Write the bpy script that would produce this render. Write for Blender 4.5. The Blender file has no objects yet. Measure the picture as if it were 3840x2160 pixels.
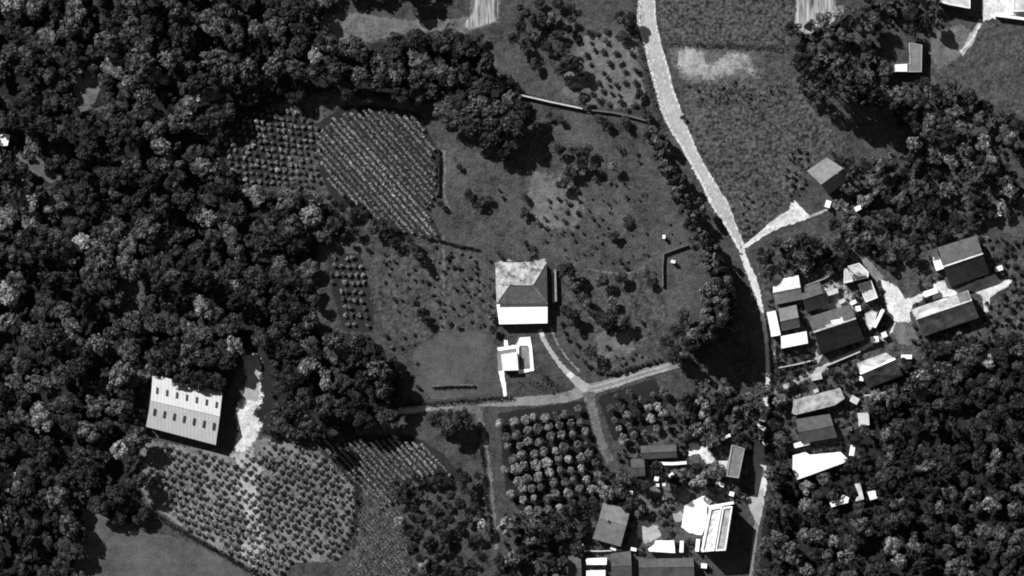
import bpy, bmesh, math, random
import numpy as np
from mathutils import Vector, noise

# ------------------------------------------------------------------ camera, sky, sun, exposure
S = 0.08                       # metres per pixel of the survey photograph (3840 x 2160)
CAM_H = 1500.0
scene = bpy.context.scene
COL = scene.collection
cam_d = bpy.data.cameras.new("camera")
cam_d.sensor_width = 36.0
cam_d.lens = 36.0 * CAM_H / (3840 * S)
cam_d.clip_start = 10.0
cam_d.clip_end = 6000.0
cam = bpy.data.objects.new("camera", cam_d)
cam.location = (0, 0, CAM_H)
COL.objects.link(cam)
scene.camera = cam

SUN_EL = 40.0
world = bpy.data.worlds.new("World")
scene.world = world
world.use_nodes = True
nt = world.node_tree
bg = nt.nodes["Background"]
sky = nt.nodes.new("ShaderNodeTexSky")
sky.sky_type = 'NISHITA'
sky.sun_disc = False
sky.sun_elevation = math.radians(SUN_EL)
sky.sun_rotation = math.radians(315)
bw = nt.nodes.new("ShaderNodeRGBToBW")          # a panchromatic (black and white) survey picture
nt.links.new(sky.outputs[0], bw.inputs[0])
nt.links.new(bw.outputs[0], bg.inputs[0])
bg.inputs[1].default_value = 0.05
sun_d = bpy.data.lights.new("sun", 'SUN')
sun_d.energy = 5.0
sun_d.angle = math.radians(0.5)
sun_d.color = (1, 1, 1)
sun = bpy.data.objects.new("sun", sun_d)
ce = math.cos(math.radians(SUN_EL))
sun.rotation_euler = Vector((0.707 * ce, -0.707 * ce, -math.sin(math.radians(SUN_EL)))).to_track_quat('-Z', 'Y').to_euler()
COL.objects.link(sun)
vs = scene.view_settings
vs.view_transform = 'Standard'
vs.look = 'None'
vs.exposure = 0.48
vs.gamma = 1.0
vs.use_curve_mapping = False
scene.cycles.diffuse_bounces = 2
scene.cycles.max_bounces = 4
scene.cycles.filter_width = 1.9                 # a soft survey lens

random.seed(7)
rng = np.random.default_rng(7)


# ------------------------------------------------------------------ helpers
def W(x, y, z=0.0):
    """survey pixel + height above ground -> metres"""
    k = S * (1.0 - z / CAM_H)
    return Vector(((x - 1920) * k, (1080 - y) * k, z))


def tag(o, label=None, cat=None, group=None, kind=None):
    if label: o["label"] = label
    if cat: o["category"] = cat
    if group: o["group"] = group
    if kind: o["kind"] = kind
    return o


def link(name, me, mat=None, parent=None):
    o = bpy.data.objects.new(name, me)
    COL.objects.link(o)
    if mat is not None and me is not None:
        me.materials.clear()
        for m in (mat if isinstance(mat, (list, tuple)) else [mat]):
            me.materials.append(m)
    if parent is not None:
        o.parent = parent
    return o


def mesh(name, verts, faces, smooth=False):
    me = bpy.data.meshes.new(name)
    me.from_pydata([tuple(v) for v in verts], [], faces)
    me.update()
    if smooth:
        me.polygons.foreach_set("use_smooth", [True] * len(me.polygons))
    return me


def from_bm(name, bm):
    bmesh.ops.recalc_face_normals(bm, faces=bm.faces)
    me = bpy.data.meshes.new(name)
    bm.to_mesh(me)
    bm.free()
    return me


def quads_mesh(name, V, mat_idx=None):
    """V: (n,4,3) array of quads"""
    n = len(V)
    me = bpy.data.meshes.new(name)
    me.vertices.add(n * 4)
    me.vertices.foreach_set("co", V.reshape(-1).astype(np.float32))
    me.loops.add(n * 4)
    me.loops.foreach_set("vertex_index", np.arange(n * 4, dtype=np.int32))
    me.polygons.add(n)
    me.polygons.foreach_set("loop_start", np.arange(0, n * 4, 4, dtype=np.int32))
    if mat_idx is not None:
        me.polygons.foreach_set("material_index", mat_idx.astype(np.int32))
    me.update(calc_edges=True)
    me.validate()
    return me


def empty(name, loc, rz=0.0):
    o = bpy.data.objects.new(name, None)
    o.empty_display_size = 0.5
    o.location = loc
    o.rotation_euler = (0, 0, rz)
    COL.objects.link(o)
    return o


def inside(px, py, poly):
    c = False
    j = len(poly) - 1
    for i in range(len(poly)):
        xi, yi = poly[i]; xj, yj = poly[j]
        if (yi > py) != (yj > py) and px < (xj - xi) * (py - yi) / (yj - yi) + xi:
            c = not c
        j = i
    return c


def seg_dist(px, py, a, b):
    ax, ay = a; bx, by = b
    dx, dy = bx - ax, by - ay
    t = max(0, min(1, ((px - ax) * dx + (py - ay) * dy) / (dx * dx + dy * dy + 1e-9)))
    return math.hypot(px - ax - t * dx, py - ay - t * dy)


# ------------------------------------------------------------------ materials (all procedural, panchromatic greys)
def base_mat(name, rough=0.9, spec=0.2):
    m = bpy.data.materials.new(name)
    m.use_nodes = True
    b = m.node_tree.nodes["Principled BSDF"]
    b.inputs["Roughness"].default_value = rough
    b.inputs["Specular IOR Level"].default_value = spec
    return m, m.node_tree, b


def g(v):
    return (v, v, v, 1)


def noise_mat(name, lo, hi, scales=(0.15, 0.7, 2.2), weights=(0.4, 0.35, 0.25), contrast=1.0, bump=0.0, bump_scale=1.5,
              rough=0.95, stretch=None, spec=0.1):
    """mottled grey between lo and hi, from a sum of noises in metres"""
    m, t, b = base_mat(name, rough, spec)
    N, L = t.nodes, t.links
    geo = N.new("ShaderNodeNewGeometry")
    vec = geo.outputs["Position"]
    if stretch:
        mp = N.new("ShaderNodeMapping")
        mp.inputs["Rotation"].default_value = (0, 0, stretch[0])
        mp.inputs["Scale"].default_value = (stretch[1], stretch[2], 1)
        L.new(vec, mp.inputs[0])
        vec = mp.outputs[0]
    acc = None
    for s, w in zip(scales, weights):
        n = N.new("ShaderNodeTexNoise")
        n.inputs["Scale"].default_value = s
        n.inputs["Detail"].default_value = 3
        n.inputs["Roughness"].default_value = 0.6
        L.new(vec, n.inputs["Vector"])
        mu = N.new("ShaderNodeMath"); mu.operation = 'MULTIPLY_ADD'
        mu.inputs[1].default_value = w
        L.new(n.outputs["Fac"], mu.inputs[0])
        if acc is None:
            mu.inputs[2].default_value = 0
        else:
            L.new(acc, mu.inputs[2])
        acc = mu.outputs[0]
    r = N.new("ShaderNodeMapRange")
    half = 0.17 / contrast
    r.inputs[1].default_value = 0.5 - half
    r.inputs[2].default_value = 0.5 + half
    r.inputs[3].default_value = lo
    r.inputs[4].default_value = hi
    L.new(acc, r.inputs[0])
    L.new(r.outputs[0], b.inputs["Base Color"])
    if bump:
        n = N.new("ShaderNodeTexNoise")
        n.inputs["Scale"].default_value = bump_scale
        n.inputs["Detail"].default_value = 3
        L.new(vec, n.inputs["Vector"])
        bp = N.new("ShaderNodeBump")
        bp.inputs["Strength"].default_value = 1.0
        bp.inputs["Distance"].default_value = bump
        L.new(n.outputs["Fac"], bp.inputs["Height"])
        L.new(bp.outputs[0], b.inputs["Normal"])
    return m


def roof_mat(name, lo, hi, rib=0.0, angle=0.0, pitch=0.9, mottle=0.6, contrast=1.0):
    """weathered roofing: mottling plus ribs or tile courses across the slope"""
    m = noise_mat(name, lo, hi, scales=(0.25, mottle, 2.4), weights=(0.3, 0.45, 0.25), contrast=contrast, rough=0.8, spec=0.2)
    if rib:
        t = m.node_tree; N, L = t.nodes, t.links
        b = N["Principled BSDF"]
        geo = N.new("ShaderNodeNewGeometry")
        mp = N.new("ShaderNodeMapping")
        mp.inputs["Rotation"].default_value = (0, 0, angle)
        L.new(geo.outputs["Position"], mp.inputs[0])
        wv = N.new("ShaderNodeTexWave")
        wv.inputs["Scale"].default_value = 0.314 / pitch * 1.0
        wv.inputs["Distortion"].default_value = 0.4
        L.new(mp.outputs[0], wv.inputs["Vector"])
        bp = N.new("ShaderNodeBump")
        bp.inputs["Distance"].default_value = rib
        L.new(wv.outputs["Fac"], bp.inputs["Height"])
        L.new(bp.outputs[0], b.inputs["Normal"])
    return m


def leaf_mat(name, v, var=0.32, spray=(0.40, 2.4)):
    m, t, b = base_mat(name, 0.85, 0.15)
    N, L = t.nodes, t.links
    geo = N.new("ShaderNodeNewGeometry")
    oi = N.new("ShaderNodeObjectInfo")
    r = N.new("ShaderNodeMapRange")
    r.inputs[3].default_value = v * (1 - var)
    r.inputs[4].default_value = v * (1 + var)
    L.new(geo.outputs["Random Per Island"], r.inputs[0])
    r2 = N.new("ShaderNodeMapRange")
    r2.inputs[3].default_value = 0.65
    r2.inputs[4].default_value = 1.35
    L.new(oi.outputs["Random"], r2.inputs[0])
    mu = N.new("ShaderNodeMath"); mu.operation = 'MULTIPLY'
    L.new(r.outputs[0], mu.inputs[0]); L.new(r2.outputs[0], mu.inputs[1])
    # lighter sprays of new leaves against older dark ones, in patches of a metre or so
    n = N.new("ShaderNodeTexNoise"); n.inputs["Scale"].default_value = 0.55; n.inputs["Detail"].default_value = 2
    L.new(geo.outputs["Position"], n.inputs["Vector"])
    r3 = N.new("ShaderNodeMapRange"); r3.inputs[1].default_value = .38; r3.inputs[2].default_value = .68; r3.inputs[3].default_value = spray[0]; r3.inputs[4].default_value = spray[1]
    L.new(n.outputs["Fac"], r3.inputs[0])
    m2 = N.new("ShaderNodeMath"); m2.operation = 'MULTIPLY'
    L.new(mu.outputs[0], m2.inputs[0]); L.new(r3.outputs[0], m2.inputs[1])
    L.new(m2.outputs[0], b.inputs["Base Color"])
    return m


M = {}
M["ground"] = noise_mat("rough_grass", 0.014, 0.080, scales=(0.15, 0.5, 1.4), weights=(.3, .4, .3), contrast=1.2, bump=0.3)
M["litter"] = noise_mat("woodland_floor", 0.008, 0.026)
M["meadow"] = noise_mat("mown_meadow", 0.014, 0.094, scales=(0.07, 0.45, 1.5), weights=(.34, .3, .36), contrast=1.4, bump=0.25, bump_scale=1.3)
M["lawn"] = noise_mat("smooth_lawn", 0.030, 0.108, scales=(0.06, 0.4, 1.7), weights=(.42, .26, .32), contrast=1.3, bump=0.12)
M["crop"] = noise_mat("tall_crop", 0.010, 0.096, scales=(0.1, 0.5, 1.0), weights=(.2, .4, .4), contrast=1.6, bump=0.6, bump_scale=0.8)
M["scrub"] = noise_mat("scrubby_grass", 0.012, 0.095, scales=(0.2, 0.5, 1.2), weights=(.25, .4, .35), contrast=1.4, bump=0.5, bump_scale=0.8)
M["dry"] = noise_mat("dry_grass", 0.045, 0.165, scales=(0.15, 0.5, 1.5), weights=(.3, .4, .3), contrast=1.3, bump=0.2)
M["stubble"] = noise_mat("striped_stubble", 0.05, 0.40, scales=(0.25, 0.7, 1.1), weights=(.2, .4, .4), contrast=1.8, stretch=(0.05, 1.5, 0.14))
M["soil"] = noise_mat("vineyard_soil", 0.010, 0.032, scales=(0.1, 0.6, 2.0))
M["orchard_soil"] = noise_mat("orchard_soil", 0.045, 0.23, scales=(0.06, 0.4, 1.3), weights=(.35, .35, .3), contrast=1.3)
M["bare"] = noise_mat("bare_earth", 0.16, 0.42, scales=(0.12, 0.45, 1.5), weights=(.35, .35, .3), contrast=1.2)
M["bare_dim"] = noise_mat("weathered_bare_earth", 0.08, 0.36, scales=(0.14, 0.5, 1.4), weights=(.35, .35, .3), contrast=1.5)
M["gravel"] = noise_mat("pale_gravel", 0.26, 0.74, scales=(0.12, 0.45, 1.4), weights=(.3, .35, .35), contrast=1.3)
M["road"] = noise_mat("worn_road", 0.24, 0.42, scales=(0.06, 0.4, 1.6), weights=(.3, .35, .35), contrast=1.3)
M["edge"] = noise_mat("road_edge", 0.36, 0.62, scales=(0.2, 0.6, 1.6))
M["track_wear"] = noise_mat("wheel_worn_road", 0.32, 0.46, scales=(0.06, 0.4, 1.6))
M["track"] = noise_mat("dirt_track", 0.10, 0.24, scales=(0.12, 0.5, 1.6), contrast=1.1)
M["rut"] = noise_mat("wheel_rut", 0.20, 0.36, scales=(0.12, 0.5, 1.6), contrast=1.1)
M["paving"] = noise_mat("white_paving", 0.60, 0.88, scales=(0.15, 0.6, 1.8))
M["white_wall"] = noise_mat("white_render", 0.62, 0.82, scales=(0.2, 0.8, 2.5))
M["grey_wall"] = noise_mat("grey_render", 0.22, 0.36, scales=(0.2, 0.8, 2.5))
M["pale_wall"] = noise_mat("pale_render", 0.30, 0.55, scales=(0.4, 1.0, 2.5))
M["dark_stone"] = noise_mat("dark_stone", 0.05, 0.14, scales=(0.5, 1.2, 3))
M["stone_wall"] = noise_mat("stone", 0.12, 0.30, scales=(0.5, 1.2, 3))
M["glass"] = base_mat("window_glass", 0.1, 0.5)[0]
M["glass"].node_tree.nodes["Principled BSDF"].inputs["Base Color"].default_value = g(0.02)
M["door"] = noise_mat("painted_door", 0.05, 0.09, scales=(0.5, 1, 4))
M["vent"] = noise_mat("vent_opening", 0.03, 0.06, scales=(0.5, 1, 4))
M["bark"] = noise_mat("bark", 0.05, 0.14, scales=(1, 3, 8))
M["r_white"] = roof_mat("white_sheet_roof", 0.62, 0.92, rib=0.02, pitch=1.0)
M["r_pale"] = roof_mat("pale_roof", 0.28, 0.62, contrast=1.1)
M["r_grey"] = roof_mat("grey_roof", 0.09, 0.20, rib=0.012, angle=1.2, pitch=0.8)
M["r_dark"] = roof_mat("dark_roof", 0.035, 0.10, rib=0.012, angle=1.2, pitch=0.8)
M["r_lit_tile"] = roof_mat("lit_weathered_tile_roof", 0.05, 0.44, rib=0.02, angle=1.57, pitch=0.7, mottle=0.7, contrast=1.7)  # weathered tile in the paler, sunlit tone
M["r_shade_and_patch"] = roof_mat("shade_and_patch_roof", 0.075, 0.17, rib=0.008, angle=1.57, pitch=0.7, contrast=1.3)  # darker tone for roof slopes in shade, also a real dark patch
M["r_barn"] = roof_mat("barn_sheet_roof", 0.40, 0.50, rib=0.03, angle=0.0, pitch=1.1)
M["r_long"] = roof_mat("long_house_roof", 0.10, 0.46, rib=0.008, angle=1.2, pitch=0.9, mottle=0.45, contrast=1.4)
M["r_mixed"] = roof_mat("mixed_flat_roof", 0.30, 0.85, mottle=0.8, contrast=1.6)
M["pool"] = noise_mat("drained_pool_floor", 0.10, 0.42, scales=(0.2, 0.5, 1.6), contrast=1.2)
M["leaf_dark"] = leaf_mat("leaf_dark", 0.021)
M["leaf_mid"] = leaf_mat("leaf_mid", 0.051)
M["leaf_pale"] = leaf_mat("leaf_pale", 0.115, 0.5, (0.5, 1.8))
M["leaf_silver"] = leaf_mat("leaf_silver", 0.20, 0.45, (0.6, 1.5))
M["leaf_row"] = leaf_mat("leaf_row", 0.125, 0.3, (0.6, 1.5))
M["leaf_vine"] = leaf_mat("leaf_vine", 0.20, 0.25, (0.75, 1.25))
TONES = ["dark", "mid", "pale", "silver"]
LEAF = [M["leaf_" + t] for t in TONES]


# ------------------------------------------------------------------ ground, fields, roads
def structure(o):
    o["kind"] = "structure"
    return o


def jagged(poly, jag, step=9.0):
    out = []
    n = len(poly)
    for i in range(n):
        a, b = poly[i], poly[(i + 1) % n]
        d = math.hypot(b[0] - a[0], b[1] - a[1])
        k = max(1, int(d / step))
        nx, ny = (b[1] - a[1]) / (d + 1e-6), -(b[0] - a[0]) / (d + 1e-6)
        drift = 0
        for q in range(k):
            t = q / k
            drift = 0.6 * drift + random.uniform(-1, 1) * jag
            w = drift if q else drift * .3
            out.append((a[0] + (b[0] - a[0]) * t + nx * w, a[1] + (b[1] - a[1]) * t + ny * w))
    return out


def signed_dist(px, py, poly):
    """distance in pixels to the polygon edge, positive inside (numpy arrays)"""
    d = np.full(px.shape, 1e9); c = np.zeros(px.shape, bool)
    n = len(poly)
    for i in range(n):
        ax, ay = poly[i]; bx, by = poly[(i + 1) % n]
        dx, dy = bx - ax, by - ay
        t = np.clip(((px - ax) * dx + (py - ay) * dy) / (dx * dx + dy * dy + 1e-9), 0, 1)
        d = np.minimum(d, np.hypot(px - ax - t * dx, py - ay - t * dy))
        if abs(dy) > 1e-9:
            c ^= ((ay > py) != (by > py)) & (px < dx * (py - ay) / dy + ax)
    return np.where(c, d, -d)


SHEETS = []


def sheet(name, poly, z, mat, jag=4.0):
    """ground cover over a pixel polygon; its edge frays over about jag pixels"""
    SHEETS.append(name)
    z += 0.0015 * len(SHEETS)          # no two covers share a plane
    xs = [p[0] for p in poly]; ys = [p[1] for p in poly]
    fray = max(1.5, jag * 2.0)
    x0, x1, y0, y1 = min(xs) - fray, max(xs) + fray, min(ys) - fray, max(ys) + fray
    st = 3.0 if jag < 2 else 4.0 if (x1 - x0) * (y1 - y0) < 90000 else 7.0
    gx = np.arange(x0, x1 + st, st); gy = np.arange(y0, y1 + st, st)
    PX, PY = np.meshgrid(gx, gy)
    D = signed_dist(PX, PY, poly)
    ok = D > -fray * 0.8
    cell = ok[:-1, :-1] | ok[1:, :-1] | ok[:-1, 1:] | ok[1:, 1:]
    jj, ii = np.nonzero(cell)
    w = len(gx)
    q = np.stack([(jj + 1) * w + ii, (jj + 1) * w + ii + 1, jj * w + ii + 1, jj * w + ii], axis=1)
    used, inv = np.unique(q.ravel(), return_inverse=True)
    q = inv.reshape(-1, 4)
    k = S * (1.0 - z / CAM_H)
    co = np.stack([(PX.ravel()[used] - 1920) * k, (1080 - PY.ravel()[used]) * k, np.full(len(used), z)], axis=1)
    me = bpy.data.meshes.new(name)
    me.vertices.add(len(co)); me.vertices.foreach_set("co", co.ravel().astype(np.float32))
    me.loops.add(q.size); me.loops.foreach_set("vertex_index", q.ravel().astype(np.int32))
    me.polygons.add(len(q)); me.polygons.foreach_set("loop_start", np.arange(0, q.size, 4, dtype=np.int32))
    at = me.attributes.new("edge", 'FLOAT', 'POINT')
    at.data.foreach_set("value", np.clip(D.ravel()[used] / fray, -1, 1.5).astype(np.float32))
    me.update(calc_edges=True)
    return structure(link(name, me, frayed(mat)))


FRAYED = {}


def frayed(m):
    """the same ground cover, thinning out to bare ground at its edge"""
    if m.name in FRAYED: return FRAYED[m.name]
    c = m.copy(); c.name = m.name + "_cover"
    t = c.node_tree; N, L = t.nodes, t.links
    b = N["Principled BSDF"]
    at = N.new("ShaderNodeAttribute"); at.attribute_name = "edge"
    geo = N.new("ShaderNodeNewGeometry")
    n = N.new("ShaderNodeTexNoise"); n.inputs["Scale"].default_value = 0.8; n.inputs["Detail"].default_value = 4; n.inputs["Roughness"].default_value = .65
    L.new(geo.outputs["Position"], n.inputs["Vector"])
    r = N.new("ShaderNodeMapRange"); r.inputs[1].default_value = .25; r.inputs[2].default_value = .75; r.inputs[3].default_value = -1.0; r.inputs[4].default_value = 1.0
    L.new(n.outputs["Fac"], r.inputs[0])
    a = N.new("ShaderNodeMath"); a.operation = 'ADD'
    L.new(at.outputs["Fac"], a.inputs[0]); L.new(r.outputs[0], a.inputs[1])
    r2 = N.new("ShaderNodeMapRange"); r2.inputs[1].default_value = -.25; r2.inputs[2].default_value = .25
    L.new(a.outputs[0], r2.inputs[0])
    L.new(r2.outputs[0], b.inputs["Alpha"])
    FRAYED[m.name] = c
    return c


def ribbon(name, left, right, z, mat, jag=1.2):
    """a road from matching left / right edge points"""
    def dense(pts):
        out = []
        for a, b in zip(pts, pts[1:]):
            for q in range(5):
                t = q / 5
                out.append([a[0] + (b[0] - a[0]) * t, a[1] + (b[1] - a[1]) * t])
        out.append(list(pts[-1]))
        for _ in range(2):
            out = [out[0]] + [[(p[0] + 2 * c[0] + n[0]) / 4, (p[1] + 2 * c[1] + n[1]) / 4] for p, c, n in zip(out, out[1:], out[2:])] + [out[-1]]
        return [tuple(p) for p in out]
    return sheet(name, dense(left) + dense(right)[::-1], z, mat, jag)


def path(name, pts, width, z, mat, jag=1.5):
    l, r = [], []
    for i, p in enumerate(pts):
        a, b = pts[max(0, i - 1)], pts[min(len(pts) - 1, i + 1)]
        d = math.hypot(b[0] - a[0], b[1] - a[1]) + 1e-6
        nx, ny = (b[1] - a[1]) / d, -(b[0] - a[0]) / d
        w = (width[i] if isinstance(width, (list, tuple)) else width) / 2
        l.append((p[0] + nx * w, p[1] + ny * w)); r.append((p[0] - nx * w, p[1] - ny * w))
    return ribbon(name, l, r, z, mat, jag)


def big_ground():
    e = 1500
    n = 30
    v = [(-e + 2 * e * i / n, -e + 2 * e * j / n, 0) for j in range(n + 1) for i in range(n + 1)]
    f = [(j * (n + 1) + i, j * (n + 1) + i + 1, (j + 1) * (n + 1) + i + 1, (j + 1) * (n + 1) + i) for j in range(n) for i in range(n)]
    structure(link("ground", mesh("ground", v, f), M["ground"]))


big_ground()
WOOD = [(-120, -120), (1330, -120), (1290, -20), (1215, 40), (1195, 110), (1250, 150), (1290, 175),
        (1420, 160), (1560, 128), (1700, 120), (1790, 140), (1830, 200), (1870, 290), (1960, 350), (1960, 400), (1800, 370), (1560, 390), (1400, 360),
        (1280, 340), (1130, 345), (930, 430), (840, 480), (830, 590), (850, 700), (1000, 715), (1190, 735), (1260, 830), (1290, 880), (1195, 915),
        (1170, 1060), (1185, 1240), (1380, 1260), (1430, 1300), (1500, 1400), (1510, 1500), (1490, 1590), (1340, 1590), (1320, 1640), (1260, 1630),
        (1190, 1630), (1100, 1640), (990, 1620), (940, 1500), (960, 1340), (915, 1335), (880, 1400), (850, 1480), (700, 1440), (575, 1400), (545, 1500), (540, 1600),
        (510, 1700), (500, 1850), (560, 1910), (540, 1960), (420, 1930), (290, 1900), (320, 2000), (290, 2100), (300, 2280), (-120, 2280)]
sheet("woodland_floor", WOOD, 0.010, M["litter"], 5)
sheet("meadow", [(1640, 560), (1670, 520), (1960, 640), (2030, 420), (2080, 395), (2200, 430), (2330, 455), (2440, 500), (2500, 620), (2580, 800), (2660, 980),
                 (2640, 1120), (2500, 1350), (2300, 1400), (2140, 1260), (2080, 1000), (1900, 960), (1850, 1250), (1660, 1250), (1540, 1320), (1440, 1260),
                 (1400, 1130), (1380, 1000), (1240, 920), (1420, 890), (1600, 890), (1660, 760)], 0.010, M["meadow"], 5)
sheet("lawn", [(1600, 1250), (1700, 1235), (1800, 1240), (1866, 1300), (1880, 1420), (1890, 1480), (1620, 1500), (1560, 1440), (1545, 1330)], 0.020, M["lawn"], 4)
sheet("crop_field", [(2470, -60), (2995, -60), (2975, 60), (2960, 180), (2700, 165), (2490, 150), (2462, 60)], 0.010, M["crop"], 2)
sheet("crop_field", [(2560, 330), (2800, 310), (3000, 330), (3060, 430), (3190, 560), (3100, 570), (3060, 600), (3020, 640), (2990, 700), (2960, 750),
                     (2790, 920), (2740, 820), (2690, 680), (2610, 540), (2570, 440)], 0.010, M["crop"], 3)
sheet("crop_field", [(2490, 152), (2700, 168), (2960, 184), (3010, 280), (3000, 330), (2800, 310), (2560, 330), (2520, 250)], 0.012, M["scrub"], 3)
sheet("dry_grass", [(2510, 200), (2560, 160), (2650, 185), (2700, 195), (2820, 190), (2845, 290), (2740, 300), (2660, 315), (2560, 300)], 0.022, M["dry"], 14)
sheet("bare_patch", [(2535, 228), (2548, 190), (2580, 172), (2604, 186), (2640, 200), (2648, 235), (2668, 246), (2692, 226), (2716, 203), (2765, 197), (2803, 207), (2836, 284), (2815, 276), (2790, 252),
                     (2740, 276), (2692, 282), (2668, 303), (2622, 284), (2592, 298), (2556, 268)], 0.025, M["bare_dim"], 8)
sheet("grass_field", [(3500, 110), (3620, 60), (3690, 80), (3960, 90), (3960, 470), (3840, 440), (3620, 350), (3520, 330), (3470, 300), (3480, 180)], 0.010, M["scrub"], 4)
sheet("grass_field", [(3500, 125), (3600, 90), (3660, 120), (3590, 220), (3520, 260), (3480, 200)], 0.020, M["dry"], 5)
sheet("meadow", [(300, 1900), (420, 1935), (560, 2000), (700, 2020), (850, 2100), (960, 2170), (960, 2280), (330, 2280), (270, 2100), (330, 2000)], 0.012, M["lawn"], 8)
sheet("dry_grass", [(1210, 60), (1300, 45), (1400, 60), (1540, 75), (1700, 70), (1760, 60), (1770, -60), (1880, -60), (1870, 85), (1740, 125), (1560, 118),
                    (1420, 150), (1290, 165), (1195, 100)], 0.012, M["dry"], 5)
sheet("stubble_field", [(1775, -60), (1875, -60), (1860, 80), (1760, 112), (1735, 95), (1772, 50)], 0.022, M["stubble"], 3)
sheet("stubble_field", [(2985, -60), (3125, -60), (3140, 60), (3110, 100), (3050, 125), (2975, 128), (2985, 40)], 0.022, M["stubble"], 4)
sheet("meadow", [(1795, 140), (1960, 110), (2040, 130), (2150, 60), (2370, 100), (2395, 250), (2450, 440), (2330, 415), (2100, 385), (1960, 350), (1870, 290)],
      0.012, M["meadow"], 5)
sheet("dry_grass", [(2120, 250), (2190, 130), (2330, 110), (2385, 150), (2425, 390), (2330, 405), (2200, 390), (2110, 360)], 0.022, M["dry"], 8)
sheet("clearing", [(268, 330), (300, 260), (340, 265), (382, 300), (365, 370), (340, 410), (300, 420), (285, 370)], 0.022, M["dry"], 6)
sheet("clearing", [(45, 560), (60, 555), (95, 600), (130, 578), (170, 610), (245, 675), (185, 685), (100, 630), (55, 610)], 0.022, M["lawn"], 2)
sheet("clearing", [(30, 720), (150, 690), (270, 730), (330, 800), (260, 850), (130, 800)], 0.022, M["scrub"], 8)
sheet("clearing", [(400, 1090), (480, 1000), (560, 1050), (560, 1120), (480, 1210), (420, 1180)], 0.022, M["scrub"], 8)
sheet("vineyard_soil", [(840, 560), (900, 430), (1000, 400), (1130, 360), (1280, 350), (1400, 370), (1560, 400), (1590, 460), (1650, 540), (1650, 740),
                        (1600, 800), (1690, 900), (1500, 890), (1300, 850), (1180, 725), (990, 705), (850, 690)], 0.012, M["scrub"], 5)
sheet("vineyard_soil", [(840, 560), (900, 440), (1010, 400), (1190, 470), (1200, 560), (1080, 570), (1085, 690), (960, 705), (850, 690)], 0.020, M["soil"], 8)
sheet("vineyard_soil", [(1180, 470), (1280, 400), (1400, 395), (1570, 420), (1645, 570), (1645, 740), (1600, 790), (1660, 890), (1500, 880), (1240, 740), (1200, 640)],
      0.022, M["soil"], 3)
sheet("vineyard_soil", [(1180, 1630), (1280, 1660), (1333, 1630), (1541, 1630), (1660, 1700), (1740, 1800), (1600, 1820), (1420, 1930), (1340, 1900), (1340, 1830), (1230, 1740)], 0.012, M["soil"], 4)
sheet("rough_field", [(1340, 1830), (1440, 1840), (1470, 1900), (1510, 2000), (1540, 2100), (1560, 2280), (1300, 2280), (1290, 2080), (1340, 1990)], 0.012, M["scrub"], 5)
sheet("orchard_soil", [(515, 1700), (560, 1650), (640, 1665), (800, 1690), (880, 1720), (900, 1660), (1010, 1640), (1190, 1690), (1330, 1830), (1330, 1960),
                       (1270, 2100), (1100, 2110), (990, 2200), (900, 2110), (700, 1990), (560, 1890), (505, 1800)], 0.014, M["orchard_soil"], 5)
sheet("orchard_soil", [(1230, 955), (1350, 950), (1400, 1130), (1400, 1245), (1290, 1240), (1235, 1060)], 0.020, M["soil"], 4)
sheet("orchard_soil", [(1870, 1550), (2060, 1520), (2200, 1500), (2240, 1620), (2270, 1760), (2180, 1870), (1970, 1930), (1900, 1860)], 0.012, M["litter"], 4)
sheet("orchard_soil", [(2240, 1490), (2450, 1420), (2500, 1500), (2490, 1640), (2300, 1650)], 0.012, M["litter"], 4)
sheet("garden_ground", [(2870, 930), (3160, 860), (3560, 850), (3800, 960), (3960, 1000), (3960, 1280), (3560, 1290), (3330, 1430), (3290, 1600), (3200, 1640),
                        (2960, 1700), (2920, 1500), (2870, 1200), (2830, 1000)], 0.010, M["scrub"], 5)
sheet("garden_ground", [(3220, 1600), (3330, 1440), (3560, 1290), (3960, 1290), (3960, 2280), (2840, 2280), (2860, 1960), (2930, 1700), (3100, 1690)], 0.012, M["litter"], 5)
sheet("garden_ground", [(2380, 1640), (2560, 1590), (2720, 1620), (2820, 1700), (2800, 1860), (2640, 2120), (2200, 2120), (2180, 2000), (2240, 1880), (2400, 1830)],
      0.010, M["scrub"], 5)
sheet("yard", [(2310, 1850), (2360, 1825), (2440, 1820), (2600, 1830), (2580, 1880), (2420, 1930), (2370, 1900)], 0.020, M["dry"], 6)
sheet("grass_field", [(2910, 870), (3040, 825), (3075, 880), (3000, 900), (2905, 905)], 0.02, M["meadow"], 4)
sheet("rough_meadow", [(1400, 950), (1560, 900), (1700, 930), (1850, 980), (1850, 1230), (1660, 1240), (1540, 1310), (1440, 1250), (1390, 1100)], 0.016, M["scrub"], 9)
sheet("rough_meadow", [(2080, 1030), (2300, 1010), (2480, 1040), (2500, 1180), (2440, 1300), (2260, 1380), (2160, 1300)], 0.016, M["scrub"], 9)
sheet("rough_meadow", [(1990, 640), (2100, 660), (2200, 760), (2160, 860), (2030, 860), (1980, 760)], 0.016, M["dry"], 12)
sheet("dry_grass", [(2230, 1250), (2360, 1240), (2390, 1310), (2300, 1350), (2240, 1330)], 0.022, M["dry"], 9)
path("footpath", [(1664, 560), (1668, 640), (1662, 730), (1690, 790)], [14, 16, 12, 8], 0.024, M["dry"], 4)
path("footpath", [(1662, 880), (1666, 1000), (1660, 1120), (1668, 1230)], [8, 6, 8, 6], 0.024, M["dry"], 4)
path("footpath", [(2480, 930), (2410, 1010), (2330, 1030), (2200, 1010)], [6, 6, 6, 6], 0.024, M["dry"], 4)
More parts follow.
